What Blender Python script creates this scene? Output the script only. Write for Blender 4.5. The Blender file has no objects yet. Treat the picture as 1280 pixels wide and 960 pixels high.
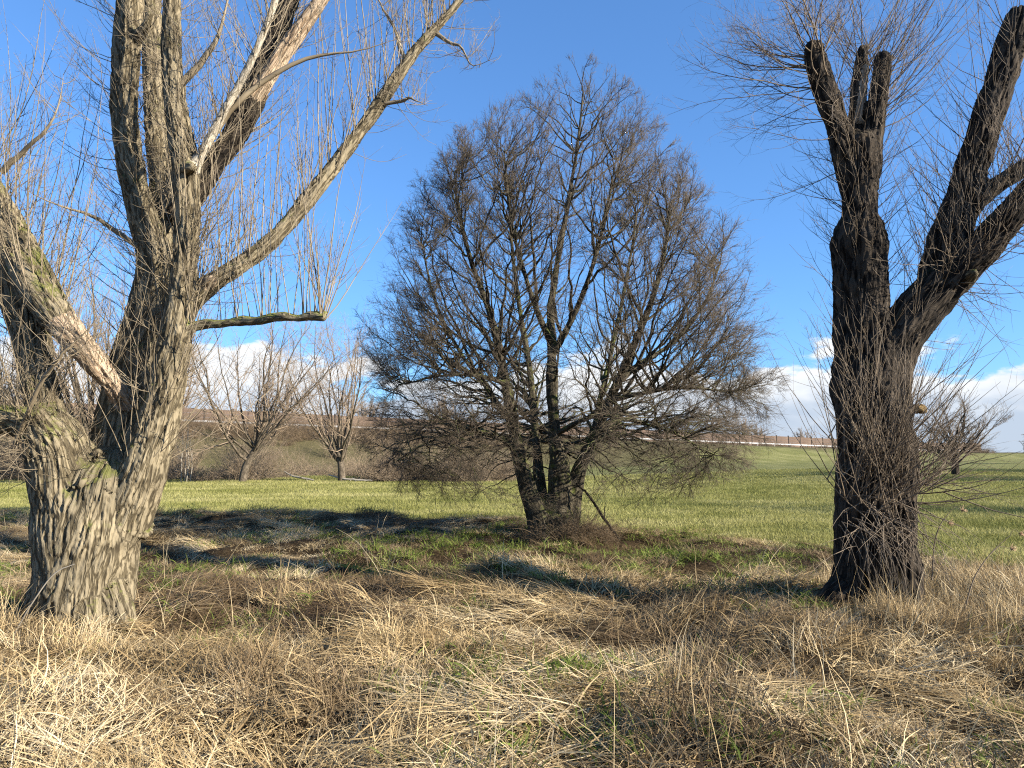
import bpy, math
import numpy as np
from mathutils import Vector

# ------------------------------------------------------------------ camera, sky, sun, exposure
scene = bpy.context.scene
COL = scene.collection
R = math.radians
FPX, CX, CY, EYE = 950.0, 640.0, 480.0, 1.6
PITCH = R(5.23)

cam_d = bpy.data.cameras.new('camera')
cam_d.sensor_fit = 'HORIZONTAL'
cam_d.sensor_width = 36.0
cam_d.lens = 36.0 * FPX / 1280.0
cam_d.clip_start = 0.05
cam_d.clip_end = 6000
cam = bpy.data.objects.new('camera', cam_d)
COL.objects.link(cam)
cam.location = (0, 0, EYE)
cam.rotation_euler = (R(90) + PITCH, 0, 0)
scene.camera = cam

SUN_EL, SUN_BACK = R(22), R(24)
SUN = Vector((math.cos(SUN_BACK) * math.cos(SUN_EL), -math.sin(SUN_BACK) * math.cos(SUN_EL), math.sin(SUN_EL)))
sun_d = bpy.data.lights.new('sun', 'SUN')
sun_d.energy = 5.0
sun_d.angle = R(0.5)
sun_d.color = (1.0, 0.93, 0.82)
sun = bpy.data.objects.new('sun', sun_d)
COL.objects.link(sun)
sun.rotation_euler = SUN.to_track_quat('Z', 'Y').to_euler()
sun.location = (30, -8, 20)

world = bpy.data.worlds.new('World')
scene.world = world
world.use_nodes = True
wn, wl = world.node_tree.nodes, world.node_tree.links
wn.clear()


def N(nodes, typ, **kw):
    n = nodes.new(typ)
    for k, v in kw.items():
        if k == 'inp':
            for i, x in v.items():
                n.inputs[i].default_value = x
        else:
            setattr(n, k, v)
    return n


def build_world():
    out = N(wn, 'ShaderNodeOutputWorld')
    bg = N(wn, 'ShaderNodeBackground', inp={'Strength': 0.10})
    sky = N(wn, 'ShaderNodeTexSky', sky_type='NISHITA')
    sky.sun_disc = False
    sky.sun_elevation = SUN_EL
    sky.sun_rotation = R(90) + SUN_BACK
    sky.air_density = 1.0
    sky.dust_density = 0.15
    sky.altitude = 300
    sky.ozone_density = 4.5
    tc = N(wn, 'ShaderNodeTexCoord')
    sep = N(wn, 'ShaderNodeSeparateXYZ')
    wl.new(tc.outputs['Generated'], sep.inputs[0])
    # cumulus bank low over the horizon, all the way round
    mp = N(wn, 'ShaderNodeMapping', inp={'Scale': (3.2, 3.2, 8.0), 'Location': (0.4, 5.2, 0.0)})
    wl.new(tc.outputs['Generated'], mp.inputs[0])
    n1 = N(wn, 'ShaderNodeTexNoise', inp={'Scale': 1.9, 'Detail': 10.0, 'Roughness': 0.55})
    wl.new(mp.outputs[0], n1.inputs['Vector'])
    elev = N(wn, 'ShaderNodeMapRange', inp={'From Min': 0.02, 'From Max': 0.24, 'To Min': 0.24, 'To Max': -0.37})
    wl.new(sep.outputs['Z'], elev.inputs['Value'])
    add = N(wn, 'ShaderNodeMath', operation='ADD')
    wl.new(n1.outputs['Fac'], add.inputs[0])
    wl.new(elev.outputs[0], add.inputs[1])
    dens = N(wn, 'ShaderNodeMapRange', interpolation_type='SMOOTHSTEP', inp={'From Min': 0.485, 'From Max': 0.545})
    wl.new(add.outputs[0], dens.inputs['Value'])
    n2 = N(wn, 'ShaderNodeTexNoise', inp={'Scale': 3.0, 'Detail': 6.0})
    wl.new(mp.outputs[0], n2.inputs['Vector'])
    hgt = N(wn, 'ShaderNodeMapRange', inp={'From Min': 0.0, 'From Max': 0.13, 'To Min': -0.25, 'To Max': 0.35})
    wl.new(sep.outputs['Z'], hgt.inputs['Value'])
    ad2 = N(wn, 'ShaderNodeMath', operation='ADD')
    wl.new(n2.outputs['Fac'], ad2.inputs[0])
    wl.new(hgt.outputs[0], ad2.inputs[1])
    ccol = N(wn, 'ShaderNodeMixRGB', inp={1: (2.3, 2.65, 3.2, 1), 2: (4.2, 4.25, 4.3, 1)})
    cs = N(wn, 'ShaderNodeMapRange', interpolation_type='SMOOTHSTEP', inp={'From Min': 0.35, 'From Max': 0.75})
    wl.new(ad2.outputs[0], cs.inputs['Value'])
    wl.new(cs.outputs[0], ccol.inputs[0])
    dm = N(wn, 'ShaderNodeMath', operation='MULTIPLY', inp={1: 0.94})
    wl.new(dens.outputs[0], dm.inputs[0])
    tint = N(wn, 'ShaderNodeMixRGB', blend_type='MULTIPLY', inp={0: 1.0, 2: (0.67, 1.02, 1.42, 1)})
    gam = N(wn, 'ShaderNodeGamma', inp={'Gamma': 0.75})
    wl.new(sky.outputs[0], gam.inputs[0])
    wl.new(gam.outputs[0], tint.inputs[1])
    mix = N(wn, 'ShaderNodeMixRGB')
    wl.new(dm.outputs[0], mix.inputs[0])
    wl.new(tint.outputs[0], mix.inputs[1])
    wl.new(ccol.outputs[0], mix.inputs[2])
    wl.new(mix.outputs[0], bg.inputs['Color'])
    wl.new(bg.outputs[0], out.inputs[0])


build_world()
vs = scene.view_settings
vs.view_transform = 'Standard'
vs.look = 'None'
vs.gamma = 1.0
vs.exposure = 1.35
vs.use_curve_mapping = False
scene.render.engine = 'CYCLES'
scene.cycles.max_bounces = 5
scene.cycles.diffuse_bounces = 2
scene.cycles.glossy_bounces = 2
scene.cycles.transparent_max_bounces = 4
scene.cycles.use_denoising = False
scene.cycles.filter_width = 1.15

# ------------------------------------------------------------------ helpers
rng = np.random.default_rng(11)
SB, CB = math.sin(PITCH), math.cos(PITCH)


def at(px, py, d):
    """A spot seen at this place in the photograph, d metres in front of the camera."""
    rx, ry = (px - CX) / FPX, (CY - py) / FPX
    dy = CB - SB * ry
    dz = SB + CB * ry
    s = d / dy
    return np.array([rx * s, d, EYE + dz * s])


def unit(v):
    return v / np.maximum(np.linalg.norm(v, axis=-1, keepdims=True), 1e-9)


def _hash(ix, iy, iz, seed):
    h = (ix * 374761393 + iy * 668265263 + iz * 2147483647 + seed * 144665) & 0xFFFFFFFF
    h = ((h ^ (h >> 13)) * 1274126177) & 0xFFFFFFFF
    h = ((h ^ (h >> 16)) * 2246822519) & 0xFFFFFFFF
    return (h ^ (h >> 15)).astype(np.float64) / 4294967295.0


def vnoise(p, seed=0):
    p = np.asarray(p, float)
    i = np.floor(p).astype(np.int64)
    f = p - i
    f = f * f * (3 - 2 * f)
    r = 0
    for dx in (0, 1):
        for dy in (0, 1):
            for dz in (0, 1):
                w = ((f[..., 0] if dx else 1 - f[..., 0]) * (f[..., 1] if dy else 1 - f[..., 1])
                     * (f[..., 2] if dz else 1 - f[..., 2]))
                r = r + w * _hash(i[..., 0] + dx, i[..., 1] + dy, i[..., 2] + dz, seed)
    return r


def fbm(p, seed=0, octv=4):
    a, s, t = 0.5, 0.0, 0.0
    p = np.asarray(p, float)
    for o in range(octv):
        s = s + a * vnoise(p, seed + o * 17)
        t += a
        a *= 0.5
        p = p * 2.03
    return s / t


def pnoise(p, seed=0):
    """Gradient noise, about 0..1."""
    p = np.asarray(p, float)
    i = np.floor(p).astype(np.int64)
    f = p - i
    u = f * f * f * (f * (f * 6 - 15) + 10)
    r = 0
    for dx in (0, 1):
        for dy in (0, 1):
            for dz in (0, 1):
                w = ((u[..., 0] if dx else 1 - u[..., 0]) * (u[..., 1] if dy else 1 - u[..., 1])
                     * (u[..., 2] if dz else 1 - u[..., 2]))
                h = _hash(i[..., 0] + dx, i[..., 1] + dy, i[..., 2] + dz, seed)
                ct = 2 * ((h * 977.0) % 1.0) - 1
                st = np.sqrt(np.maximum(1 - ct * ct, 0))
                ph = h * 2 * np.pi
                r = r + w * (st * np.cos(ph) * (f[..., 0] - dx) + st * np.sin(ph) * (f[..., 1] - dy) + ct * (f[..., 2] - dz))
    return 0.5 + 0.72 * r


def pfbm(p, seed=0, octv=2):
    s_, a, t = 0.0, 1.0, 0.0
    for o in range(octv):
        s_ = s_ + a * pnoise(p, seed + o * 13)
        t += a
        a *= 0.5
        p = p * 2.07 + 5.3
    return s_ / t


def n2d(x, y, f, seed=0, octv=3):
    return fbm(np.stack([x * f, y * f, np.zeros_like(x) + seed * 3.7], -1), seed, octv)


def sstep(a, b, x):
    t = np.clip((x - a) / (b - a), 0, 1)
    return t * t * (3 - 2 * t)


def mesh_np(name, V, F, smooth=True, attrs=None):
    """F: (n,4) or (n,3) index array, or a list of such arrays."""
    me = bpy.data.meshes.new(name)
    V = np.asarray(V, np.float32).reshape(-1, 3)
    Fs = F if isinstance(F, list) else [F]
    Fs = [np.asarray(f, np.int32) for f in Fs if len(f)]
    me.vertices.add(len(V))
    me.vertices.foreach_set('co', V.ravel())
    nl = sum(f.size for f in Fs)
    npoly = sum(len(f) for f in Fs)
    if npoly:
        me.loops.add(nl)
        me.loops.foreach_set('vertex_index', np.concatenate([f.ravel() for f in Fs]))
        me.polygons.add(npoly)
        st, o = [], 0
        for f in Fs:
            st.append(o + np.arange(len(f)) * f.shape[1])
            o += f.size
        me.polygons.foreach_set('loop_start', np.concatenate(st).astype(np.int32))
        me.polygons.foreach_set('use_smooth', np.full(npoly, smooth))
    me.update(calc_edges=True)
    for k, a in (attrs or {}).items():
        a = np.asarray(a)
        if a.ndim == 2:
            at_ = me.attributes.new(k, 'FLOAT_VECTOR', 'POINT')
            at_.data.foreach_set('vector', a.astype(np.float32).ravel())
        elif a.dtype.kind == 'i':
            at_ = me.attributes.new(k, 'INT', 'POINT')
            at_.data.foreach_set('value', a.astype(np.int32))
        else:
            at_ = me.attributes.new(k, 'FLOAT', 'POINT')
            at_.data.foreach_set('value', a.astype(np.float32))
    return me


def obj(name, me, mat=None, parent=None, **props):
    o = bpy.data.objects.new(name, me)
    COL.objects.link(o)
    if mat is not None and me is not None and not me.materials:
        me.materials.append(mat)
    if parent is not None:
        o.parent = parent
        o.matrix_parent_inverse = parent.matrix_basis.inverted()
    for k, v in props.items():
        o[k] = v
    return o


def empty(name, loc, label, category, group=None, rotz=0.0):
    o = bpy.data.objects.new(name, None)
    COL.objects.link(o)
    o.location = loc
    o.rotation_euler = (0, 0, rotz)
    o.empty_display_size = 0.3
    o['label'] = label
    o['category'] = category
    if group:
        o['group'] = group
    return o


def tubes(P, Rr, sides, cap=False):
    """P (n,k,3) polylines, Rr (n,k) radii -> verts, quads, bark coordinates."""
    P = np.asarray(P, float)
    n, k, _ = P.shape
    T = np.empty_like(P)
    T[:, 1:-1] = P[:, 2:] - P[:, :-2]
    T[:, 0] = P[:, 1] - P[:, 0]
    T[:, -1] = P[:, -1] - P[:, -2]
    T = unit(T)
    mean = unit(P[:, -1] - P[:, 0])
    ref = np.where(np.abs(mean[:, 2:3]) < 0.8, np.array([[0, 0, 1.0]]), np.array([[1.0, 0.13, 0]]))
    ref = np.broadcast_to(ref[:, None, :], P.shape)
    A = unit(np.cross(T, ref))
    B = np.cross(T, A)
    th = np.arange(sides) * 2 * np.pi / sides
    c, s = np.cos(th), np.sin(th)
    V = P[:, :, None, :] + Rr[:, :, None, None] * (A[:, :, None, :] * c[None, None, :, None] + B[:, :, None, :] * s[None, None, :, None])
    L = np.concatenate([np.zeros((n, 1)), np.cumsum(np.linalg.norm(np.diff(P, axis=1), axis=2), 1)], 1)
    bark = np.empty(V.shape)
    off = (np.arange(n) * 1.37)[:, None, None]
    bark[..., 0] = Rr[:, :, None] * c + off
    bark[..., 1] = Rr[:, :, None] * s
    bark[..., 2] = L[:, :, None]
    idx = np.arange(n * k * sides).reshape(n, k, sides)
    a = idx[:, :-1, :]
    b = np.roll(a, -1, 2)
    d = idx[:, 1:, :]
    e = np.roll(d, -1, 2)
    Q = np.stack([a, b, e, d], -1).reshape(-1, 4)
    return V.reshape(-1, 3), Q, bark.reshape(-1, 3)


class Soup:
    """Collects tubes into one mesh."""
    def __init__(self):
        self.V, self.F, self.T, self.B, self.n = [], [], [], [], 0

    def add(self, P, Rr, sides):
        if len(P) == 0:
            return
        V, F, B = tubes(P, Rr, sides)
        if sides == 3:                                # fine twigs run out to a point
            n, k, _ = P.shape
            V, B = V.reshape(n, k, 3, 3), B.reshape(n, k, 3, 3)
            body = np.arange(n * (k - 1) * 3).reshape(n, k - 1, 3)
            tipi = n * (k - 1) * 3 + np.arange(n)
            a, d = body[:, :-1], body[:, 1:]
            F = np.stack([a, np.roll(a, -1, 2), np.roll(d, -1, 2), d], -1).reshape(-1, 4)
            la = body[:, -1]
            self.T.append(np.stack([la, np.roll(la, -1, 1), np.repeat(tipi[:, None], 3, 1)], -1).reshape(-1, 3) + self.n)
            V = np.concatenate([V[:, :-1].reshape(-1, 3), P[:, -1]])
            B = np.concatenate([B[:, :-1].reshape(-1, 3), B[:, -1, 0]])
        self.V.append(V)
        self.F.append(F + self.n)
        self.B.append(B)
        self.n += len(V)

    def mesh(self, name):
        F = [np.concatenate(self.F)] + ([np.concatenate(self.T)] if self.T else [])
        return mesh_np(name, np.concatenate(self.V), F, True, {'bark': np.concatenate(self.B)})


def grow(o, d, length, k, wander, up, rg=None):
    """Grow n polylines of k points; 'up' pulls each towards (or away from) the sky."""
    rg = rg or rng
    n = len(o)
    P = np.empty((n, k, 3))
    P[:, 0] = o
    d = unit(d)
    step = (np.asarray(length) / (k - 1))[:, None]
    upv = np.zeros((n, 3))
    upv[:, 2] = up
    for i in range(1, k):
        d = unit(d + rg.normal(0, wander, (n, 3)) + upv)
        P[:, i] = P[:, i - 1] + d * step
    return P


def sprout(P, Rr, m, t0, t1, ang, angsd, rg=None):
    """m children on each of the polylines: origin, direction, parent radius, t, parent index."""
    rg = rg or rng
    n, k, _ = P.shape
    pi = np.repeat(np.arange(n), m)
    t = rg.uniform(t0, t1, n * m)
    f = t * (k - 1)
    i = np.minimum(f.astype(int), k - 2)
    w = (f - i)[:, None]
    p0, p1 = P[pi, i], P[pi, i + 1]
    o = p0 * (1 - w) + p1 * w
    T = unit(p1 - p0)
    r = Rr[pi, i] * (1 - w[:, 0]) + Rr[pi, i + 1] * w[:, 0]
    side = unit(np.cross(T, unit(rg.normal(0, 1, T.shape))))
    a = np.radians(rg.normal(ang, angsd, n * m))[:, None]
    d = np.cos(a) * T + np.sin(a) * side
    return o, d, r, t, pi, side


def taper(r0, k, tip):
    t = np.linspace(0, 1, k)
    return r0[:, None] * (1 - t) + tip * t


def catmull(pts, m):
    pts = np.asarray(pts, float)
    n = len(pts)
    ext = np.vstack([2 * pts[0] - pts[1], pts, 2 * pts[-1] - pts[-2]])
    out = []
    u = np.linspace(0, n - 1, m)
    for x in u:
        i = min(int(x), n - 2)
        t = x - i
        p0, p1, p2, p3 = ext[i], ext[i + 1], ext[i + 2], ext[i + 3]
        out.append(0.5 * (2 * p1 + (p2 - p0) * t + (2 * p0 - 5 * p1 + 4 * p2 - p3) * t * t + (3 * p1 - p0 - 3 * p2 + p3) * t ** 3))
    return np.array(out)


# ------------------------------------------------------------------ materials
def new_mat(name):
    m = bpy.data.materials.new(name)
    m.use_nodes = True
    nt = m.node_tree
    nt.nodes.clear()
    out = N(nt.nodes, 'ShaderNodeOutputMaterial')
    return m, nt.nodes, nt.links, out


def ramp(nodes, stops, interp='LINEAR'):
    r = nodes.new('ShaderNodeValToRGB')
    cr = r.color_ramp
    cr.interpolation = interp
    while len(cr.elements) < len(stops):
        cr.elements.new(0.5)
    for e, (p, c) in zip(cr.elements, stops):
        e.position = p
        e.color = (*c, 1)
    return r


def bark_material(name, dark, mid, light, moss=None, moss_amt=0.0, scale=1.0, stretch=0.22, bump=0.5, fine=False):
    m, nd, lk, out = new_mat(name)
    bs = N(nd, 'ShaderNodeBsdfPrincipled', inp={'Roughness': 0.9})
    bs.inputs['Specular IOR Level'].default_value = 0.15
    at_ = N(nd, 'ShaderNodeAttribute', attribute_name='bark')
    mp = N(nd, 'ShaderNodeMapping', inp={'Scale': (scale, scale, scale * stretch)})
    lk.new(at_.outputs['Vector'], mp.inputs[0])
    warp = N(nd, 'ShaderNodeTexNoise', inp={'Scale': 9.0, 'Detail': 3.0})
    lk.new(mp.outputs[0], warp.inputs['Vector'])
    wm = N(nd, 'ShaderNodeVectorMath', operation='SCALE', inp={'Scale': 0.06})
    lk.new(warp.outputs['Color'], wm.inputs[0])
    wa = N(nd, 'ShaderNodeVectorMath', operation='ADD')
    lk.new(mp.outputs[0], wa.inputs[0])
    lk.new(wm.outputs[0], wa.inputs[1])
    fis = N(nd, 'ShaderNodeTexNoise', inp={'Scale': 17.0, 'Detail': 3.0, 'Roughness': 0.55, 'Distortion': 0.5})
    lk.new(wa.outputs[0], fis.inputs['Vector'])
    f0 = N(nd, 'ShaderNodeMath', operation='SUBTRACT', inp={1: 0.5})
    lk.new(fis.outputs['Fac'], f0.inputs[0])
    f1 = N(nd, 'ShaderNodeMath', operation='ABSOLUTE')
    lk.new(f0.outputs[0], f1.inputs[0])
    nz = N(nd, 'ShaderNodeTexNoise', inp={'Scale': 60.0, 'Detail': 6.0, 'Roughness': 0.68})
    lk.new(wa.outputs[0], nz.inputs['Vector'])
    vr = N(nd, 'ShaderNodeMapRange', interpolation_type='SMOOTHSTEP', inp={'From Min': 0.0, 'From Max': 0.09})
    lk.new(f1.outputs[0], vr.inputs['Value'])
    mul = N(nd, 'ShaderNodeMath', operation='MULTIPLY_ADD', inp={1: 0.42, 2: 0.0})
    lk.new(vr.outputs[0], mul.inputs[0])
    ad = N(nd, 'ShaderNodeMath', operation='MULTIPLY_ADD', inp={1: 0.72})
    lk.new(nz.outputs['Fac'], ad.inputs[0])
    lk.new(mul.outputs[0], ad.inputs[2])
    rp = ramp(nd, [(0.2, dark), (0.52, mid), (0.85, light)])
    lk.new(ad.outputs[0], rp.inputs[0])
    col = rp.outputs[0]
    # broad patches of tone
    geo = N(nd, 'ShaderNodeNewGeometry')
    pn = N(nd, 'ShaderNodeTexNoise', inp={'Scale': 2.3, 'Detail': 4.0})
    lk.new(geo.outputs['Position'], pn.inputs['Vector'])
    pr = N(nd, 'ShaderNodeMapRange', inp={'From Min': 0.3, 'From Max': 0.7, 'To Min': 0.72, 'To Max': 1.2})
    lk.new(pn.outputs['Fac'], pr.inputs['Value'])
    pm = N(nd, 'ShaderNodeMixRGB', blend_type='MULTIPLY', inp={0: 1.0})
    lk.new(col, pm.inputs[1])
    lk.new(pr.outputs[0], pm.inputs[2])
    col = pm.outputs[0]
    if moss:
        mn = N(nd, 'ShaderNodeTexNoise', inp={'Scale': 5.0, 'Detail': 7.0, 'Roughness': 0.7})
        lk.new(geo.outputs['Position'], mn.inputs['Vector'])
        sx = N(nd, 'ShaderNodeSeparateXYZ')
        lk.new(geo.outputs['Normal'], sx.inputs[0])
        ma = N(nd, 'ShaderNodeMath', operation='MULTIPLY_ADD', inp={1: 0.22})
        lk.new(sx.outputs['Z'], ma.inputs[0])
        lk.new(mn.outputs['Fac'], ma.inputs[2])
        mr = N(nd, 'ShaderNodeMapRange', interpolation_type='SMOOTHSTEP', inp={'From Min': 0.66 - moss_amt * 0.3, 'From Max': 0.82 - moss_amt * 0.3, 'To Max': 0.8})
        lk.new(ma.outputs[0], mr.inputs['Value'])
        mm = N(nd, 'ShaderNodeMixRGB', inp={2: (*moss, 1)})
        lk.new(mr.outputs[0], mm.inputs[0])
        lk.new(col, mm.inputs[1])
        col = mm.outputs[0]
    lk.new(col, bs.inputs['Base Color'])
    bp = N(nd, 'ShaderNodeBump', inp={'Strength': bump, 'Distance': 0.02})
    lk.new(ad.outputs[0], bp.inputs['Height'])
    lk.new(bp.outputs[0], bs.inputs['Normal'])
    lk.new(bs.outputs[0], out.inputs[0])
    return m


def twig_material(name, a, b):
    m, nd, lk, out = new_mat(name)
    bs = N(nd, 'ShaderNodeBsdfPrincipled', inp={'Roughness': 0.65})
    bs.inputs['Specular IOR Level'].default_value = 0.25
    geo = N(nd, 'ShaderNodeNewGeometry')
    pn = N(nd, 'ShaderNodeTexNoise', inp={'Scale': 3.0, 'Detail': 3.0})
    lk.new(geo.outputs['Position'], pn.inputs['Vector'])
    rp = ramp(nd, [(0.3, a), (0.7, b)])
    lk.new(pn.outputs['Fac'], rp.inputs[0])
    lk.new(rp.outputs[0], bs.inputs['Base Color'])
    lk.new(bs.outputs[0], out.inputs[0])
    return m


def plain_material(name, a, b, scale=8.0, rough=0.85, bump=0.0):
    m, nd, lk, out = new_mat(name)
    bs = N(nd, 'ShaderNodeBsdfPrincipled', inp={'Roughness': rough})
    bs.inputs['Specular IOR Level'].default_value = 0.2
    tc = N(nd, 'ShaderNodeTexCoord')
    pn = N(nd, 'ShaderNodeTexNoise', inp={'Scale': scale, 'Detail': 5.0})
    lk.new(tc.outputs['Object'], pn.inputs['Vector'])
    rp = ramp(nd, [(0.3, a), (0.7, b)])
    lk.new(pn.outputs['Fac'], rp.inputs[0])
    lk.new(rp.outputs[0], bs.inputs['Base Color'])
    if bump:
        bp = N(nd, 'ShaderNodeBump', inp={'Strength': bump, 'Distance': 0.02})
        lk.new(pn.outputs['Fac'], bp.inputs['Height'])
        lk.new(bp.outputs[0], bs.inputs['Normal'])
    lk.new(bs.outputs[0], out.inputs[0])
    return m


def blade_material(name, stops, trans=0.3, field=(0.7, 0.9, 0.16)):
    """Grass blades: colour from the blade's own tone plus a random tint for each tuft."""
    m, nd, lk, out = new_mat(name)
    at_ = N(nd, 'ShaderNodeAttribute', attribute_name='tone')
    oi = N(nd, 'ShaderNodeObjectInfo')
    ad = N(nd, 'ShaderNodeMath', operation='MULTIPLY_ADD', inp={1: 0.45})
    lk.new(oi.outputs['Random'], ad.inputs[0])
    sc = N(nd, 'ShaderNodeMath', operation='MULTIPLY', inp={1: 0.55})
    lk.new(at_.outputs['Fac'], sc.inputs[0])
    lk.new(sc.outputs[0], ad.inputs[2])
    geo = N(nd, 'ShaderNodeNewGeometry')
    mp = N(nd, 'ShaderNodeMapping', inp={'Scale': (field[0], field[1], 0.0)})
    lk.new(geo.outputs['Position'], mp.inputs[0])
    fn = N(nd, 'ShaderNodeTexNoise', inp={'Scale': 1.0, 'Detail': 4.0, 'Roughness': 0.6})
    lk.new(mp.outputs[0], fn.inputs['Vector'])
    fm = N(nd, 'ShaderNodeMapRange', inp={'From Min': 0.3, 'From Max': 0.7, 'To Min': -field[2], 'To Max': field[2]})
    lk.new(fn.outputs['Fac'], fm.inputs['Value'])
    fa = N(nd, 'ShaderNodeMath', operation='ADD')
    lk.new(ad.outputs[0], fa.inputs[0])
    lk.new(fm.outputs[0], fa.inputs[1])
    rp = ramp(nd, stops)
    lk.new(fa.outputs[0], rp.inputs[0])
    df = N(nd, 'ShaderNodeBsdfPrincipled', inp={'Roughness': 0.6})
    df.inputs['Specular IOR Level'].default_value = 0.08
    tr = N(nd, 'ShaderNodeBsdfTranslucent')
    lk.new(rp.outputs[0], df.inputs['Base Color'])
    lk.new(rp.outputs[0], tr.inputs['Color'])
    mx = N(nd, 'ShaderNodeMixShader', inp={0: trans})
    lk.new(df.outputs[0], mx.inputs[1])
    lk.new(tr.outputs[0], mx.inputs[2])
    lk.new(mx.outputs[0], out.inputs[0])
    return m


M = {}
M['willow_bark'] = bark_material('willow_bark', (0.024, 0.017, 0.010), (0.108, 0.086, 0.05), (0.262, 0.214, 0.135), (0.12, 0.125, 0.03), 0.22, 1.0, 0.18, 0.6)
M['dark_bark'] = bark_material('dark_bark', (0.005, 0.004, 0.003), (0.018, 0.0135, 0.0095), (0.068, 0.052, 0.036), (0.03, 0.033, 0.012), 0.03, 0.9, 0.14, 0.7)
M['far_bark'] = bark_material('far_bark', (0.025, 0.019, 0.013), (0.08, 0.063, 0.043), (0.17, 0.135, 0.094), None, 0, 0.9, 0.2, 0.4)
M['mossy_bark'] = bark_material('mossy_bark', (0.016, 0.013, 0.009), (0.048, 0.039, 0.025), (0.105, 0.088, 0.058), (0.105, 0.118, 0.026), 0.45, 1.2, 0.2, 0.6)
M['crown_bark'] = bark_material('crown_bark', (0.022, 0.018, 0.012), (0.055, 0.045, 0.03), (0.105, 0.087, 0.06), (0.09, 0.10, 0.026), 0.22, 1.4, 0.3, 0.4)
M['bare_wood'] = bark_material('bare_wood', (0.12, 0.08, 0.048), (0.27, 0.19, 0.118), (0.46, 0.355, 0.245), None, 0, 1.6, 0.06, 0.35)
M['pale_bark'] = bark_material('pale_bark', (0.14, 0.115, 0.08), (0.34, 0.29, 0.21), (0.5, 0.44, 0.34), (0.2, 0.2, 0.08), 0.08, 2.2, 0.3, 0.3)
M['moss_limb'] = bark_material('moss_limb', (0.03, 0.025, 0.016), (0.11, 0.09, 0.055), (0.22, 0.185, 0.115), (0.19, 0.195, 0.045), 0.55, 1.2, 0.3, 0.5)
M['willow_twig'] = twig_material('willow_twig', (0.15, 0.115, 0.07), (0.30, 0.24, 0.155))
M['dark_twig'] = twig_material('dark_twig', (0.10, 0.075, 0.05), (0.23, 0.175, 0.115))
M['crown_twig'] = twig_material('crown_twig', (0.06, 0.045, 0.029), (0.135, 0.102, 0.066))
M['far_twig'] = twig_material('far_twig', (0.20, 0.145, 0.095), (0.36, 0.27, 0.18))
M['scrub'] = twig_material('scrub', (0.10, 0.07, 0.04), (0.22, 0.155, 0.09))
M['thicket'] = twig_material('thicket', (0.15, 0.11, 0.07), (0.30, 0.225, 0.145))
M['birch'] = twig_material('birch', (0.24, 0.205, 0.155), (0.40, 0.35, 0.27))
M['straw'] = blade_material('straw', [(0.0, (0.09, 0.06, 0.028)), (0.3, (0.235, 0.16, 0.075)), (0.58, (0.50, 0.37, 0.19)), (1.0, (0.78, 0.65, 0.42))], 0.12)
M['brown_straw'] = blade_material('brown_straw', [(0.0, (0.05, 0.032, 0.018)), (0.5, (0.17, 0.115, 0.06)), (1.0, (0.42, 0.32, 0.19))], 0.12)
M['green_blade'] = blade_material('green_blade', [(0.0, (0.08, 0.11, 0.02)), (0.5, (0.17, 0.21, 0.045)), (1.0, (0.32, 0.32, 0.10))], 0.35)
M['meadow_blade'] = blade_material('meadow_blade', [(0.0, (0.14, 0.15, 0.035)), (0.5, (0.30, 0.285, 0.092)), (1.0, (0.48, 0.43, 0.19))], 0.25, (0.12, 0.42, 0.34))
M['fence_wood'] = plain_material('fence_wood', (0.105, 0.07, 0.05), (0.165, 0.115, 0.082), 1.5)
M['fence_post'] = plain_material('fence_post', (0.045, 0.035, 0.03), (0.075, 0.06, 0.05), 3.0)
M['steel'] = plain_material('steel', (0.42, 0.41, 0.39), (0.54, 0.53, 0.51), 2.0, 0.5)
M['fungus'] = plain_material('fungus', (0.12, 0.075, 0.03), (0.25, 0.165, 0.06), 30.0, 0.8, 0.4)
M['seed_head'] = plain_material('seed_head', (0.25, 0.16, 0.09), (0.45, 0.32, 0.2), 40.0)


# ------------------------------------------------------------------ the ground
LA = np.array([-34.8, 86.0])
LU = np.array([87.3, 50.0]) / np.hypot(87.3, 50.0)
LN = np.array([LU[1], -LU[0]])


def road_coords(x, y):
    dx, dy = x - LA[0], y - LA[1]
    return dx * LU[0] + dy * LU[1], dx * LN[0] + dy * LN[1]      # along the road, towards the camera


def road_height(t):
    return np.clip(4.75 - 0.0215 * t, 1.9, 5.6)


EDGE_X = np.array([-60, -15, -9, -4, 0, 3, 5, 7, 10, 14, 60.0])
EDGE_Y = np.array([23, 20.5, 20.3, 19.4, 17.8, 16.0, 13.9, 11.2, 9.3, 8.2, 7.0])


def rough_mask(x, y):
    """1 on the uncut rough grass, 0 on the mown meadow."""
    yb = np.interp(x, EDGE_X, EDGE_Y) + (n2d(x, y, 0.5, 5) - 0.5) * 2.2
    return sstep(0.7, -0.7, y - yb)


def ground_z(x, y):
    x, y = np.asarray(x, float), np.asarray(y, float)
    t, s = road_coords(x, y)
    hump = n2d(x, y, 0.9, 21, 2) - 0.5
    tuss = n2d(x, y, 2.6, 23, 2) - 0.5
    rm = rough_mask(x, y)
    z = rm * (0.34 * hump + 0.24 * tuss)
    z = z + (1 - rm) * (0.35 * (n2d(x, y, 0.07, 29, 2) - 0.5) + 0.03 * tuss - 0.10)
    # low bank along the near edge of the meadow, left of the big tree
    yb = np.interp(x, EDGE_X, EDGE_Y)
    z = z + 0.10 * np.exp(-((y - yb + 1.0) / 1.3) ** 2) * sstep(1.0, -4.0, x)
    emb = sstep(26, 5, s) * (0.94 + 0.12 * n2d(x, y, 0.16, 31, 2))
    z = z + road_height(t) * emb * sstep(-220, -60, s)
    # gentle swell of the meadow on the right
    z = z + 0.55 * sstep(30, 60, y) * sstep(4, 25, x) * (1 - emb)
    return z


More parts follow.
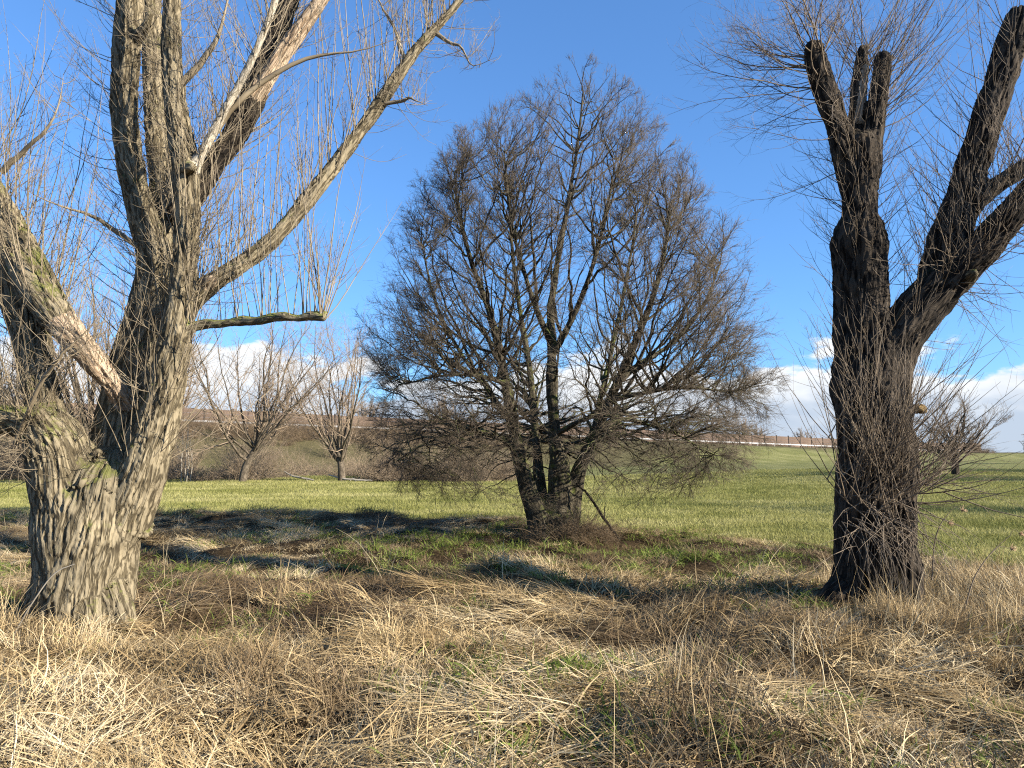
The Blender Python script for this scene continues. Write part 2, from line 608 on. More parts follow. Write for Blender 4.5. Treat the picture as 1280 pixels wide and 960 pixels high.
def build_ground():
    def axis(lo, hi, step, far, g):
        core = np.arange(lo, hi + step / 2, step)
        up, s, p = [], step, core[-1]
        while p < far:
            s *= g
            p += s
            up.append(p)
        return core, np.array(up)
    cy, uy = axis(2.5, 21, 0.15, 1600, 1.035)
    ys = np.concatenate([[-60, -30, -15, -8, -4, -1, 0.5, 1.6], cy, uy])
    cx, ux = axis(-14, 11, 0.17, 1400, 1.055)
    xs = np.concatenate([-(ux - 11)[::-1] - 14, cx, ux])
    X, Y = np.meshgrid(xs, ys)
    Z = ground_z(X, Y)
    V = np.stack([X, Y, Z], -1).reshape(-1, 3)
    ny, nx = X.shape
    idx = np.arange(ny * nx).reshape(ny, nx)
    Q = np.stack([idx[:-1, :-1], idx[:-1, 1:], idx[1:, 1:], idx[1:, :-1]], -1).reshape(-1, 4)
    t, s = road_coords(X, Y)
    wide = np.interp(t, [-60, 45, 75, 150], [13, 12, 0, 0])
    scrub = sstep(13, 7, s - wide + 9 * (n2d(X, Y, 0.15, 41, 3) - 0.5)) * sstep(-14, -3, s)
    me = mesh_np('ground', V, Q, True, {'rough': rough_mask(X, Y).ravel(), 'scrubby': scrub.ravel()})
    m, nd, lk, out = new_mat('ground')
    bs = N(nd, 'ShaderNodeBsdfPrincipled', inp={'Roughness': 1.0})
    bs.inputs['Specular IOR Level'].default_value = 0.05
    geo = N(nd, 'ShaderNodeNewGeometry')
    a1 = N(nd, 'ShaderNodeAttribute', attribute_name='rough')
    a2 = N(nd, 'ShaderNodeAttribute', attribute_name='scrubby')
    # meadow
    g1 = N(nd, 'ShaderNodeTexNoise', inp={'Scale': 0.35, 'Detail': 6.0, 'Roughness': 0.6})
    lk.new(geo.outputs['Position'], g1.inputs['Vector'])
    g2 = N(nd, 'ShaderNodeTexNoise', inp={'Scale': 5.0, 'Detail': 8.0, 'Roughness': 0.75})
    lk.new(geo.outputs['Position'], g2.inputs['Vector'])
    gm = N(nd, 'ShaderNodeMath', operation='MULTIPLY_ADD', inp={1: 0.55})
    lk.new(g1.outputs['Fac'], gm.inputs[0])
    gs = N(nd, 'ShaderNodeMath', operation='MULTIPLY', inp={1: 0.45})
    lk.new(g2.outputs['Fac'], gs.inputs[0])
    lk.new(gs.outputs[0], gm.inputs[2])
    mead = ramp(nd, [(0.34, (0.095, 0.102, 0.032)), (0.48, (0.17, 0.168, 0.055)), (0.62, (0.26, 0.24, 0.10))])
    lk.new(gm.outputs[0], mead.inputs[0])
    # soil and thatch of the rough
    s1 = N(nd, 'ShaderNodeTexNoise', inp={'Scale': 14.0, 'Detail': 8.0, 'Roughness': 0.7})
    lk.new(geo.outputs['Position'], s1.inputs['Vector'])
    soil = ramp(nd, [(0.3, (0.016, 0.011, 0.007)), (0.55, (0.05, 0.034, 0.018)), (0.8, (0.12, 0.085, 0.045))])
    lk.new(s1.outputs['Fac'], soil.inputs[0])
    m1 = N(nd, 'ShaderNodeMixRGB')
    lk.new(a1.outputs['Fac'], m1.inputs[0])
    lk.new(mead.outputs[0], m1.inputs[1])
    lk.new(soil.outputs[0], m1.inputs[2])
    sb = ramp(nd, [(0.3, (0.06, 0.052, 0.024)), (0.7, (0.15, 0.125, 0.06))])
    lk.new(g2.outputs['Fac'], sb.inputs[0])
    m2 = N(nd, 'ShaderNodeMixRGB')
    lk.new(a2.outputs['Fac'], m2.inputs[0])
    lk.new(m1.outputs[0], m2.inputs[1])
    lk.new(sb.outputs[0], m2.inputs[2])
    lk.new(m2.outputs[0], bs.inputs['Base Color'])
    bp = N(nd, 'ShaderNodeBump', inp={'Strength': 0.9, 'Distance': 0.08})
    lk.new(g2.outputs['Fac'], bp.inputs['Height'])
    lk.new(bp.outputs[0], bs.inputs['Normal'])
    lk.new(bs.outputs[0], out.inputs[0])
    obj('ground', me, m, kind='structure')


build_ground()


def gz(x, y):
    return float(ground_z(np.array([x]), np.array([y]))[0])


# ------------------------------------------------------------------ noise barrier and crash rail on the embankment
def box_mesh(name, sx, sy, sz, bev=0.0):
    import bmesh
    bm = bmesh.new()
    bmesh.ops.create_cube(bm, size=1.0)
    for v in bm.verts:
        v.co = Vector((v.co.x * sx, v.co.y * sy, (v.co.z + 0.5) * sz))
    if bev:
        bmesh.ops.bevel(bm, geom=bm.edges[:], offset=bev, segments=1, affect='EDGES')
    me = bpy.data.meshes.new(name)
    bm.to_mesh(me)
    bm.free()
    return me


def road_point(t, s):
    p = LA + LU * t + LN * s
    return p[0], p[1]


def build_barrier():
    ang = math.atan2(LU[1], LU[0])
    x, y = road_point(0, 0)
    root = empty('noise_barrier', (x, y, gz(x, y) - 0.05), 'long brown boarded noise barrier on top of the grass embankment', 'fence')
    slope = math.atan(-0.0215)
    board = box_mesh('board', 2.86, 0.08, 0.46, 0.012)
    post = box_mesh('post', 0.16, 0.22, 2.15, 0.015)
    for i in range(-12, 52):
        t = i * 3.0
        x, y = road_point(t, 0)
        z = float(road_height(np.array(t))) - 0.1
        o = obj('post', post, M['fence_post'], root)
        o.location = (x, y, z)
        o.rotation_euler = (0, 0, ang)
        x, y = road_point(t + 1.5, 0)
        z = float(road_height(np.array(t + 1.5))) - 0.02
        for j in range(4):
            o = obj('board', board, M['fence_wood'], root)
            o.location = (x, y, z + j * 0.475)
            o.rotation_euler = (0, -slope, ang)
    x, y = road_point(-40, 2.2)
    rail = empty('guard_rail', (x, y, gz(x, y)), 'pale steel guard rail along the road below the brown barrier', 'guard rail')
    prof = box_mesh('rail', 4.02, 0.07, 0.2, 0.02)
    leg = box_mesh('post', 0.09, 0.12, 0.75, 0.01)
    for i in range(-9, 38):
        t = i * 4.0
        x, y = road_point(t, 2.2)
        z = float(road_height(np.array(t)))
        o = obj('rail', prof, M['steel'], rail)
        o.location = (x, y, z + 0.30)
        o.rotation_euler = (0, -slope, ang)
        x, y = road_point(t + 2, 2.08)
        o = obj('post', leg, M['steel'], rail)
        o.location = (x, y, z - 0.2)
        o.rotation_euler = (0, 0, ang)


build_barrier()


# ------------------------------------------------------------------ big trees: trunk and limbs as one skin, cut into parts
def hero_wood(name, root, limbs, voxel, blend, fiss_f, fiss_depth, seed, lump=0.0):
    """limbs: list of (part name, material, [(px,py,depth,width_px)...], label or None). Returns polylines."""
    polys = []
    VV, FF, nv = [], [], 0
    for nm, mat, pts, lab in limbs:
        p = np.array([at(a, b, d) for a, b, d, w in pts])
        r = np.array([w * 0.5 * d / FPX for a, b, d, w in pts])
        m = max(8, 4 * len(pts))
        q = catmull(np.column_stack([p, r]), m)
        polys.append((q[:, :3], np.maximum(q[:, 3], 0.004)))
        V, F, _ = tubes(q[None, :, :3], polys[-1][1][None], 14)
        c0, c1 = len(V), len(V) + 1
        V = np.vstack([V, q[0, :3], q[-1, :3]])
        s = np.arange(14)
        caps = np.concatenate([np.stack([np.full(14, c0), (s + 1) % 14, s], -1),
                               np.stack([np.full(14, c1), (m - 1) * 14 + s, (m - 1) * 14 + (s + 1) % 14], -1)])
        VV.append(V)
        FF.append((F + nv, caps + nv))
        nv += len(V)
    me = mesh_np(name + '_raw', np.concatenate(VV), [np.concatenate([f[0] for f in FF]), np.concatenate([f[1] for f in FF])])
    tmp = bpy.data.objects.new('tmp', me)
    COL.objects.link(tmp)
    md = tmp.modifiers.new('r', 'REMESH')
    md.mode = 'VOXEL'
    md.voxel_size = voxel
    dg = bpy.context.evaluated_depsgraph_get()
    ev = tmp.evaluated_get(dg)
    em = ev.to_mesh()
    n = len(em.vertices)
    V = np.empty(n * 3, np.float32)
    em.vertices.foreach_get('co', V)
    V = V.reshape(-1, 3).astype(float)
    Fq = np.empty(len(em.loops), np.int32)
    em.loops.foreach_get('vertex_index', Fq)
    Fq = Fq.reshape(-1, 4)
    ev.to_mesh_clear()
    bpy.data.objects.remove(tmp)
    bpy.data.meshes.remove(me)

    segA, segB, ra, rb, lid, cum, refs = [], [], [], [], [], [], []
    for li, (p, r) in enumerate(polys):
        step = max(1, len(p) // 14)
        k = list(range(0, len(p), step))
        if k[-1] != len(p) - 1:
            k.append(len(p) - 1)
        c = 0.0
        for i, j in zip(k[:-1], k[1:]):
            segA.append(p[i]); segB.append(p[j]); ra.append(r[i]); rb.append(r[j]); lid.append(li); cum.append(c)
            c += np.linalg.norm(p[j] - p[i])
    segA, segB = np.array(segA), np.array(segB)
    ra, rb, lid, cum = np.array(ra), np.array(rb), np.array(lid), np.array(cum)
    D = segB - segA
    DD = (D * D).sum(1)
    nl = len(polys)
    starts = np.searchsorted(lid, np.arange(nl))

    def normals(V):
        a, b, c, d = (V[Fq[:, i]] for i in range(4))
        fn = np.cross(c - a, d - b)
        nn = np.zeros_like(V)
        for i in range(4):
            for ax in range(3):
                nn[:, ax] += np.bincount(Fq[:, i], fn[:, ax], len(V))
        return unit(nn)

    def sdf(V, detail=False):
        out = np.empty(len(V))
        lm = np.empty(len(V), int)
        info = np.empty((len(V), 8))
        for c in range(0, len(V), 16000):
            v = V[c:c + 16000]
            t = np.clip(((v @ D.T) - (segA * D).sum(1)) / DD, 0, 1)
            dist = np.sqrt(np.maximum((v * v).sum(1)[:, None] - 2 * (v @ segA.T) + (segA * segA).sum(1)
                                      - 2 * t * ((v @ D.T) - (segA * D).sum(1)) + t * t * DD, 1e-12))
            d = dist - (ra + (rb - ra) * t)
            dl = np.minimum.reduceat(d, starts, axis=1)
            mn = dl.min(1)
            out[c:c + 16000] = mn - blend * np.log(np.exp(-np.clip((dl - mn[:, None]) / blend, 0, 40)).sum(1))
            if detail:
                l_ = dl.argmin(1)
                lm[c:c + 16000] = l_
                sm = 0.025 + 0.3 * ra.mean()
                W = np.exp(-np.clip((d - mn[:, None]) / sm, 0, 40)) * (lid[None] == l_[:, None])
                W /= W.sum(1, keepdims=True)
                tc = ((v @ D.T) - (segA * D).sum(1)) / DD
                tc = np.clip(tc, -0.5, 1.5)
                WT = W * tc
                info[c:c + 16000, 0] = (W * cum + WT * np.sqrt(DD)).sum(1)          # length along
                info[c:c + 16000, 1] = (W * ra + W * t * (rb - ra)).sum(1)          # radius
                info[c:c + 16000, 2:5] = W @ segA + WT @ D                          # point on the axis
                info[c:c + 16000, 5:8] = W @ unit(D)                                # direction
        return (out, lm, info) if detail else out

    for it in range(2):
        V = V - normals(V) * np.clip(sdf(V), -0.08, 0.08)[:, None]
    _, lm, info = sdf(V, True)
    axis = unit(info[:, 5:8])
    ref0 = np.array([0.31, 0.9, 0.12])
    A = unit(np.cross(axis, np.broadcast_to(ref0, axis.shape)))
    B = np.cross(axis, A)
    rel = V - info[:, 2:5]
    th = np.arctan2((rel * B).sum(1), (rel * A).sum(1))
    rad = info[:, 1]
    bark = np.stack([rad * np.cos(th) + lm * 1.9, rad * np.sin(th), info[:, 0]], -1)
    # broad swellings, then fissured ridges
    nn = normals(V)
    big = fbm(V * 2.6, seed, 3) - 0.5
    V = V + nn * (np.minimum(rad * 0.42 + lump, 0.16) * big)[:, None]
    q = bark * np.array([fiss_f, fiss_f, fiss_f * 0.15])
    wv = np.stack([pfbm(q * 0.35 + 9, seed + 3), pfbm(q * 0.35 + 31, seed + 4), pfbm(q * 0.35 + 57, seed + 5)], -1) - 0.5
    q = q + wv * 2.6
    e1 = np.abs(2 * pfbm(q * 0.62, seed + 7, 2) - 1)
    e2 = np.abs(2 * pfbm(q * 1.35 + 13, seed + 8, 2) - 1)
    depth = np.minimum(fiss_depth, rad * 0.17) * (0.5 + 1.0 * fbm(V * 4.0, seed + 12, 2))
    disp = -depth * (1.15 * sstep(0.16, 0.0, e1) + 0.55 * sstep(0.2, 0.0, e2)) + depth * 0.5 * (pfbm(q * 1.9, seed + 9, 2) - 0.4)
    V = V + normals(V) * disp[:, None]
    nrm = normals(V)
    fl = lm[Fq[:, 0]]
    for li, (nm, mat, pts, lab) in enumerate(limbs):
        f = Fq[fl == li]
        if len(f) == 0:
            continue
        u, inv = np.unique(f, return_inverse=True)
        me = mesh_np(nm, V[u], inv.reshape(-1, 4), True, {'bark': bark[u]})
        me.normals_split_custom_set_from_vertices(nrm[u].astype(np.float32))
        o = obj(nm, me, M[mat], root)
        if lab:
            o['label'] = lab
    return polys


def shoots(soup, poly, count, lo, hi, up, spread, rg, t0=0.0, t1=1.0, r0=0.006, kids=5, kidlen=0.3, wander=0.06, bias=(0, 0, 0.0), k=9, r_in=0.8, kid2=0):
    """Thin rods growing out of a limb, each with side twigs."""
    P, Rr = poly
    P, Rr = P[None], Rr[None]
    o, d, r, t, pi, side = sprout(P, Rr, count, t0, t1, 70, 20, rg)
    d = unit(side * spread + np.array([0, 0, 1.0]) * up + np.array(bias) + rg.normal(0, 0.15, side.shape))
    o = o + side * (r * r_in)[:, None]
    ln = lo + (hi - lo) * rg.random(count) ** 1.4
    Q = grow(o, d, ln, k, wander, 0.10 * (1 if up > 0 else 0.3), rg)
    rr = r0 * (0.45 + 0.55 * ln / hi)
    Rq = taper(rr, k, 0.0012)
    soup.add(Q, Rq, 4)
    if kids:
        o, d, r, t, pi, side = sprout(Q, Rq, kids, 0.2, 0.98, 38, 12, rg)
        l2 = kidlen * rg.uniform(0.35, 1.3, len(o)) * (1.15 - 0.6 * t)
        Q2 = grow(o, d, l2, 5, 0.1, 0.07, rg)
        R2 = taper(np.minimum(r * 0.7, 0.0032), 5, 0.0009)
        soup.add(Q2, R2, 3)
        if kid2:
            o, d, r, t, pi, side = sprout(Q2, R2, kid2, 0.15, 0.95, 40, 12, rg)
            Q3 = grow(o, d, l2[pi] * rg.uniform(0.25, 0.6, len(o)), 4, 0.12, 0.05, rg)
            soup.add(Q3, taper(np.minimum(r * 0.8, 0.0018), 4, 0.0007), 3)
    return Q, Rq


def left_willow():
    base = at(100, 785, 7.2)
    root = empty('willow_tree', (base[0], base[1], gz(base[0], base[1])), 'leaning many-stemmed willow with fissured sunlit trunk and long arching branch', 'tree')
    L = [
        ('trunk', 'willow_bark', [(90, 850, 7.2, 138), (97, 790, 7.2, 121), (110, 720, 7.2, 111), (123, 655, 7.2, 112), (132, 612, 7.2, 103)], None),
        ('stem', 'willow_bark', [(96, 700, 7.12, 88), (84, 620, 7.08, 80), (74, 565, 7.05, 74), (56, 535, 7.03, 62)], 'stout left fork of the trunk'),
        ('limb', 'moss_limb', [(62, 538, 7.03, 58), (30, 528, 7.0, 46), (-20, 520, 6.95, 42), (-90, 500, 6.9, 40)], 'low mossy limb leaving the left fork sideways'),
        ('limb', 'willow_bark', [(66, 545, 7.1, 50), (48, 470, 7.2, 46), (34, 405, 7.3, 50), (18, 350, 7.35, 48)], None),
        ('limb', 'willow_bark', [(70, 395, 6.95, 44), (40, 345, 7.15, 52), (5, 280, 7.3, 54), (-35, 205, 7.4, 48), (-80, 120, 7.4, 42)], None),
        ('broken_limb', 'bare_wood', [(158, 505, 7.3, 28), (140, 480, 7.1, 26), (120, 455, 6.98, 31), (95, 425, 6.93, 36), (70, 395, 6.97, 42)], 'broken limb stripped to pale wood'),
        ('stem', 'willow_bark', [(138, 640, 7.25, 60), (142, 560, 7.35, 58), (164, 460, 7.45, 60), (188, 380, 7.5, 52), (190, 315, 7.5, 48), (171, 245, 7.5, 40), (155, 150, 7.5, 36), (158, 60, 7.5, 37), (163, -20, 7.5, 36), (166, -150, 7.5, 30)], 'bent grey stem rising from the crotch'),
        ('stem', 'willow_bark', [(190, 420, 7.65, 40), (200, 330, 7.85, 36), (203, 240, 8.0, 34), (196, 150, 8.1, 34), (190, 50, 8.2, 30), (187, -100, 8.2, 24)], None),
        ('stem', 'willow_bark', [(158, 650, 7.15, 62), (180, 590, 7.1, 58), (200, 520, 7.08, 52), (218, 430, 7.05, 44), (231, 330, 7.02, 37), (233, 230, 7.0, 36), (220, 130, 7.0, 34), (214, 50, 7.0, 28), (216, -20, 7.0, 26), (222, -130, 7.0, 22)], 'straight front stem leaning right'),
        ('limb', 'dark_bark', [(222, 270, 7.6, 34), (262, 212, 7.7, 35), (295, 165, 7.8, 36), (322, 105, 7.9, 36), (344, 50, 8.0, 32), (362, 0, 8.1, 28), (390, -80, 8.2, 24)], 'dark limb slanting up to the right'),
        ('broken_limb', 'bare_wood', [(318, 122, 7.83, 24), (345, 80, 7.82, 26), (372, 40, 7.85, 24), (405, -5, 7.9, 20), (440, -60, 7.9, 16)], 'peeled limb of pale pinkish wood'),
        ('limb', 'willow_bark', [(222, 400, 7.08, 30), (240, 378, 7.1, 30), (262, 355, 7.15, 28), (300, 332, 7.2, 26), (335, 306, 7.3, 25), (370, 268, 7.4, 23), (400, 230, 7.5, 22), (435, 185, 7.6, 21), (475, 130, 7.7, 19), (510, 75, 7.8, 17), (545, 35, 7.9, 14), (575, 0, 8.0, 12), (610, -55, 8.0, 9)], 'long branch arching up to the right'),
        ('limb', 'moss_limb', [(215, 428, 7.05, 16), (235, 412, 7.0, 13), (255, 405, 7.0, 15), (280, 405, 6.95, 12.5), (300, 401, 6.95, 14.5), (325, 401, 6.9, 12), (348, 395, 6.85, 13.5), (372, 398, 6.85, 11.5), (392, 394, 6.82, 15), (403, 397, 6.8, 12), (407, 391, 6.8, 7)], 'level mossy branch ending in a stub'),
        ('limb', 'pale_bark', [(236, 225, 6.98, 16), (248, 200, 6.96, 14), (275, 150, 6.9, 13), (305, 95, 6.85, 12), (330, 40, 6.8, 10), (352, -20, 6.75, 9)], 'slim smooth pale branch'),
        ('root_flare', 'willow_bark', [(72, 735, 7.1, 40), (54, 775, 7.05, 34), (32, 812, 7.0, 26)], None),
        ('root_flare', 'willow_bark', [(140, 740, 7.05, 40), (154, 780, 7.0, 32), (166, 815, 6.95, 24)], None),
        ('root_flare', 'willow_bark', [(112, 750, 6.98, 44), (118, 790, 6.88, 36), (122, 830, 6.8, 28)], None),
        ('knot', 'willow_bark', [(232, 212, 6.98, 22), (236, 211, 6.9, 18), (240, 210, 6.84, 15)], 'sawn branch stub'),
        ('knot', 'bare_wood', [(258, 358, 7.12, 22), (262, 352, 7.05, 16), (265, 348, 7.02, 10)], 'torn pale branch collar'),
        ('knot', 'willow_bark', [(172, 46, 7.45, 18), (182, 34, 7.35, 13), (188, 18, 7.3, 9)], None),
    ]
    L = [(a, b, [(x, y, d, w * (1.0 if y > 560 else 0.9)) for x, y, d, w in pts], l) for a, b, pts, l in L]
    polys = hero_wood('left_willow', root, L, 0.0135, 0.02, 23.0, 0.016, 101, 0.0)
    rg = np.random.default_rng(5)
    s = Soup()
    # thin bare branches
    def branch(pts, seg=14):
        p = np.array([at(a, b, d) for a, b, d, w in pts])
        r = np.array([w * 0.5 * d / FPX for a, b, d, w in pts])
        q = catmull(np.column_stack([p, r]), seg)
        P, Rr = q[None, :, :3], np.maximum(q[None, :, 3] * np.interp(np.linspace(0, 1, seg), [0, 0.5, 1], [1, 0.85, 0.12])[None], 0.001)
        P = P + np.cumsum(rg.normal(0, 0.006, P.shape), 1)
        s.add(P, Rr, 6)
        return P[0], Rr[0]
    thin = [
        branch([(252, 190, 6.95, 10), (300, 125, 6.9, 8), (350, 88, 6.9, 7), (400, 66, 6.9, 6), (450, 60, 6.9, 4.5), (515, 42, 6.9, 2.5)]),
        branch([(218, 112, 7.0, 11), (255, 75, 6.95, 9), (272, 45, 6.9, 7), (285, 0, 6.9, 5), (300, -60, 6.9, 4)]),
        branch([(542, 38, 7.9, 7), (565, 52, 7.85, 5), (578, 56, 7.8, 4), (590, 78, 7.8, 3), (620, 68, 7.8, 2)]),
        branch([(476, 130, 7.7, 6), (500, 126, 7.65, 5), (512, 127, 7.6, 4), (532, 135, 7.6, 2.5)]),
        branch([(508, 78, 7.8, 6), (497, 40, 7.8, 5), (480, 10, 7.8, 4), (462, -30, 7.8, 3)]),
        branch([(0, 215, 7.3, 9), (22, 190, 7.2, 7), (60, 150, 7.1, 5), (75, 90, 7.1, 3.5)]),
        branch([(178, 312, 7.4, 8), (140, 288, 7.3, 7), (110, 270, 7.2, 5), (60, 255, 7.0, 3.5), (20, 230, 6.9, 2)]),
        branch([(20, 555, 6.9, 7), (60, 470, 6.6, 6), (90, 440, 6.5, 5), (130, 400, 6.5, 3)]),
    ]
    for pl in thin:
        shoots(s, pl, 26, 0.12, 0.75, 0.5, 0.9, rg, 0.15, 1.0, 0.004, 5, 0.2, 0.09, kid2=2)
    limbs = polys
    # shoots by limb: index in L
    shoots(s, limbs[2], 96, 0.3, 1.7, 0.9, 0.6, rg, 0.05, 1, 0.006, 6, 0.3, 0.09)
    shoots(s, limbs[2], 96, 0.2, 0.8, -0.15, 0.9, rg, 0.05, 1, 0.004, 5, 0.2, 0.12)
    shoots(s, limbs[1], 112, 0.15, 0.7, 0.1, 1.0, rg, 0.4, 1, 0.004, 4, 0.18, 0.13)
    shoots(s, limbs[3], 96, 0.3, 1.2, 0.6, 0.9, rg, 0, 1, 0.005, 6, 0.3, 0.1)
    shoots(s, limbs[4], 96, 0.6, 2.6, 1.3, 0.5, rg, 0, 1, 0.008, 9, 0.4, 0.05)
    shoots(s, limbs[4], 80, 0.3, 0.9, 0.3, 0.9, rg, 0, 1, 0.004, 5, 0.22, 0.1)
    shoots(s, limbs[5], 40, 0.3, 1.3, 0.9, 0.6, rg, 0, 1, 0.005, 6, 0.25, 0.08)
    shoots(s, limbs[6], 208, 0.25, 1.1, 0.35, 1.0, rg, 0.25, 1, 0.005, 6, 0.26, 0.1, kid2=1)
    shoots(s, limbs[7], 112, 0.3, 1.3, 0.7, 0.8, rg, 0.1, 1, 0.005, 6, 0.3, 0.09)
    shoots(s, limbs[8], 128, 0.2, 0.9, 0.3, 0.9, rg, 0.25, 1, 0.004, 6, 0.22, 0.1, kid2=1)
    shoots(s, limbs[8], 72, 0.5, 1.5, 1.0, 0.7, rg, 0.12, 0.5, 0.006, 5, 0.3, 0.06, bias=(0.5, 0, 0))
    shoots(s, limbs[9], 112, 0.4, 1.7, 0.8, 0.7, rg, 0, 1, 0.006, 7, 0.3, 0.08)
    shoots(s, limbs[11], 120, 0.5, 2.4, 1.5, 0.35, rg, 0.05, 0.92, 0.0075, 8, 0.3, 0.035)
    shoots(s, limbs[11], 72, 0.15, 0.7, 0.2, 1.0, rg, 0.1, 1.0, 0.0035, 5, 0.2, 0.1)
    shoots(s, limbs[12], 41, 0.4, 1.7, 1.5, 0.3, rg, 0.0, 0.95, 0.006, 6, 0.3, 0.04)
    shoots(s, limbs[12], 15, 0.7, 2.5, 1.3, 0.75, rg, 0.86, 1.0, 0.008, 9, 0.4, 0.05, bias=(0.12, 0, 0))
    shoots(s, limbs[13], 64, 0.3, 1.2, 0.9, 0.7, rg, 0.1, 1, 0.005, 6, 0.26, 0.08)
    obj('twigs', s.mesh('twigs'), M['willow_twig'], root, kind='stuff')


left_willow()


def right_willow():
    d0 = 7.9
    base = at(1092, 765, d0)
    root = empty('willow_tree', (base[0], base[1], gz(base[0], base[1])), 'dark pollarded willow trunk with three sawn stubs and a forked side limb', 'tree')
    L = [
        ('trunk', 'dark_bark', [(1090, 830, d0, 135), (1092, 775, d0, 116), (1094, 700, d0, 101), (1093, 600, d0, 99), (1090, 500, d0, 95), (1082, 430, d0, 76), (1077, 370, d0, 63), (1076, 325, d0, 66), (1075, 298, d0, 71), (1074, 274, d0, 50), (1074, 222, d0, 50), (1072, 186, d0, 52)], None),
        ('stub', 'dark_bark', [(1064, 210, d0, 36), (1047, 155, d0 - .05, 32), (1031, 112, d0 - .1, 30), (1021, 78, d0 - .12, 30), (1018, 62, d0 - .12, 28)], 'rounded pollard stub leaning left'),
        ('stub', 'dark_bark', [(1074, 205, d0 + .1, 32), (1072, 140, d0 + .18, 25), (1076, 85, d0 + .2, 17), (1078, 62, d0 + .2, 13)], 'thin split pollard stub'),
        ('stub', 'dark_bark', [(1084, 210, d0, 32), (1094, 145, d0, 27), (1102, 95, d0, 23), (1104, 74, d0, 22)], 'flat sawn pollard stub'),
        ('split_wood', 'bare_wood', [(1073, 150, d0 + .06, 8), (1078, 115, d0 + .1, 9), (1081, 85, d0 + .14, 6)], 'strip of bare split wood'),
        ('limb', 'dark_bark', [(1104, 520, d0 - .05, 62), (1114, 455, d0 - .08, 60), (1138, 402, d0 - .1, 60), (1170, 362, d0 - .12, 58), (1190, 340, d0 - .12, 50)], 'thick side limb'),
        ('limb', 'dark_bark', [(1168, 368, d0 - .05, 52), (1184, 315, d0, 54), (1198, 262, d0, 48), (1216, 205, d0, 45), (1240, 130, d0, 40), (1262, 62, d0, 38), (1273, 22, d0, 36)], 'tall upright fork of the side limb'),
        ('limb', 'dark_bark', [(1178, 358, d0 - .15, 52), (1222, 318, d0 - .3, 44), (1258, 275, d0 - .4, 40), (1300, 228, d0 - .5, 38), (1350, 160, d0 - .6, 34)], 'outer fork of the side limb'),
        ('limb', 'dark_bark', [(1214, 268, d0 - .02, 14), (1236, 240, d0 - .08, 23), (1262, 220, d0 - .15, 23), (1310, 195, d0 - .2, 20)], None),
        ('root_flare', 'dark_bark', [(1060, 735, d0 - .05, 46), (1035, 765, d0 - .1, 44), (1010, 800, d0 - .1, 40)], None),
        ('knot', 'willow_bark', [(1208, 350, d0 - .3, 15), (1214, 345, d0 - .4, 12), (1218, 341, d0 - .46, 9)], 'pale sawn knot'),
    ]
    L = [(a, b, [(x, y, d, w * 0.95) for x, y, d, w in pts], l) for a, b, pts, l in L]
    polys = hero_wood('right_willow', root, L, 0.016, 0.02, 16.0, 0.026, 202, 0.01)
    # bracket fungus on the right flank of the trunk
    c = at(1149, 512, d0 - 0.05)
    th = np.linspace(0, 2 * np.pi, 25)[:-1]
    rings, zs = [0.02, 0.07, 0.085, 0.08, 0.055, 0.02], [-0.035, -0.03, -0.01, 0.015, 0.04, 0.055]
    V = np.array([[c[0] + r * np.cos(a) * (1 + .12 * np.sin(3 * a)), c[1] + r * np.sin(a) * .9, c[2] + z + 0.01 * np.sin(5 * a)] for r, z in zip(rings, zs) for a in th])
    idx = np.arange(len(V)).reshape(6, 24)
    Q = np.stack([idx[:-1], np.roll(idx[:-1], -1, 1), np.roll(idx[1:], -1, 1), idx[1:]], -1).reshape(-1, 4)
    f = obj('bracket_fungus', mesh_np('bracket_fungus', V, Q), M['fungus'], root)
    f['label'] = 'yellow brown bracket fungus on the trunk flank'
    rg = np.random.default_rng(9)
    s = Soup()
    tr = polys[0]
    # low fan of rods from the burr on the front of the trunk
    n = 150
    o = at(1098, 600, d0 - 0.44)[None] + rg.normal(0, 1, (n, 3)) * np.array([0.2, 0.05, 0.2])
    d = unit(np.stack([rg.normal(0.12, 0.55, n), rg.normal(-0.35, 0.3, n), rg.uniform(0.25, 1.2, n)], -1))
    ln = rg.uniform(0.5, 1.75, n)
    Q = grow(o, d, ln, 10, 0.05, 0.06, rg)
    Rq = taper(0.0065 * (0.5 + ln / 2.5), 10, 0.0013)
    s.add(Q, Rq, 4)
    o, d, r, t, pi, _ = sprout(Q, Rq, 3, 0.25, 0.95, 32, 10, rg)
    Q2 = grow(o, d, rg.uniform(0.12, 0.5, len(o)), 5, 0.08, 0.05, rg)
    s.add(Q2, taper(r * 0.6, 5, 0.001), 3)
    # rods low on the right side reaching out, and drooping dead ones on the base
    n = 34
    o = at(1135, 610, d0 - 0.1)[None] + rg.normal(0, 1, (n, 3)) * np.array([0.06, 0.12, 0.12])
    d = unit(np.stack([rg.uniform(0.5, 1.2, n), rg.normal(-0.2, 0.3, n), rg.normal(0.25, 0.35, n)], -1))
    Q = grow(o, d, rg.uniform(0.5, 1.3, n), 9, 0.06, 0.05, rg)
    Rq = taper(np.full(n, 0.007), 9, 0.0013)
    s.add(Q, Rq, 4)
    o, d, r, t, pi, _ = sprout(Q, Rq, 5, 0.2, 0.95, 35, 10, rg)
    s.add(grow(o, d, rg.uniform(0.1, 0.45, len(o)), 5, 0.09, 0.05, rg), taper(r * 0.6, 5, 0.001), 3)
    n = 90
    o = at(1100, 655, d0 - 0.42)[None] + rg.normal(0, 1, (n, 3)) * np.array([0.2, 0.05, 0.14])
    d = unit(np.stack([rg.normal(0.1, 0.5, n), rg.uniform(-0.7, -0.1, n), rg.uniform(-1.0, 0.1, n)], -1))
    s.add(grow(o, d, rg.uniform(0.3, 0.8, n), 7, 0.1, -0.12, rg), taper(np.full(n, 0.005), 7, 0.0013), 4)
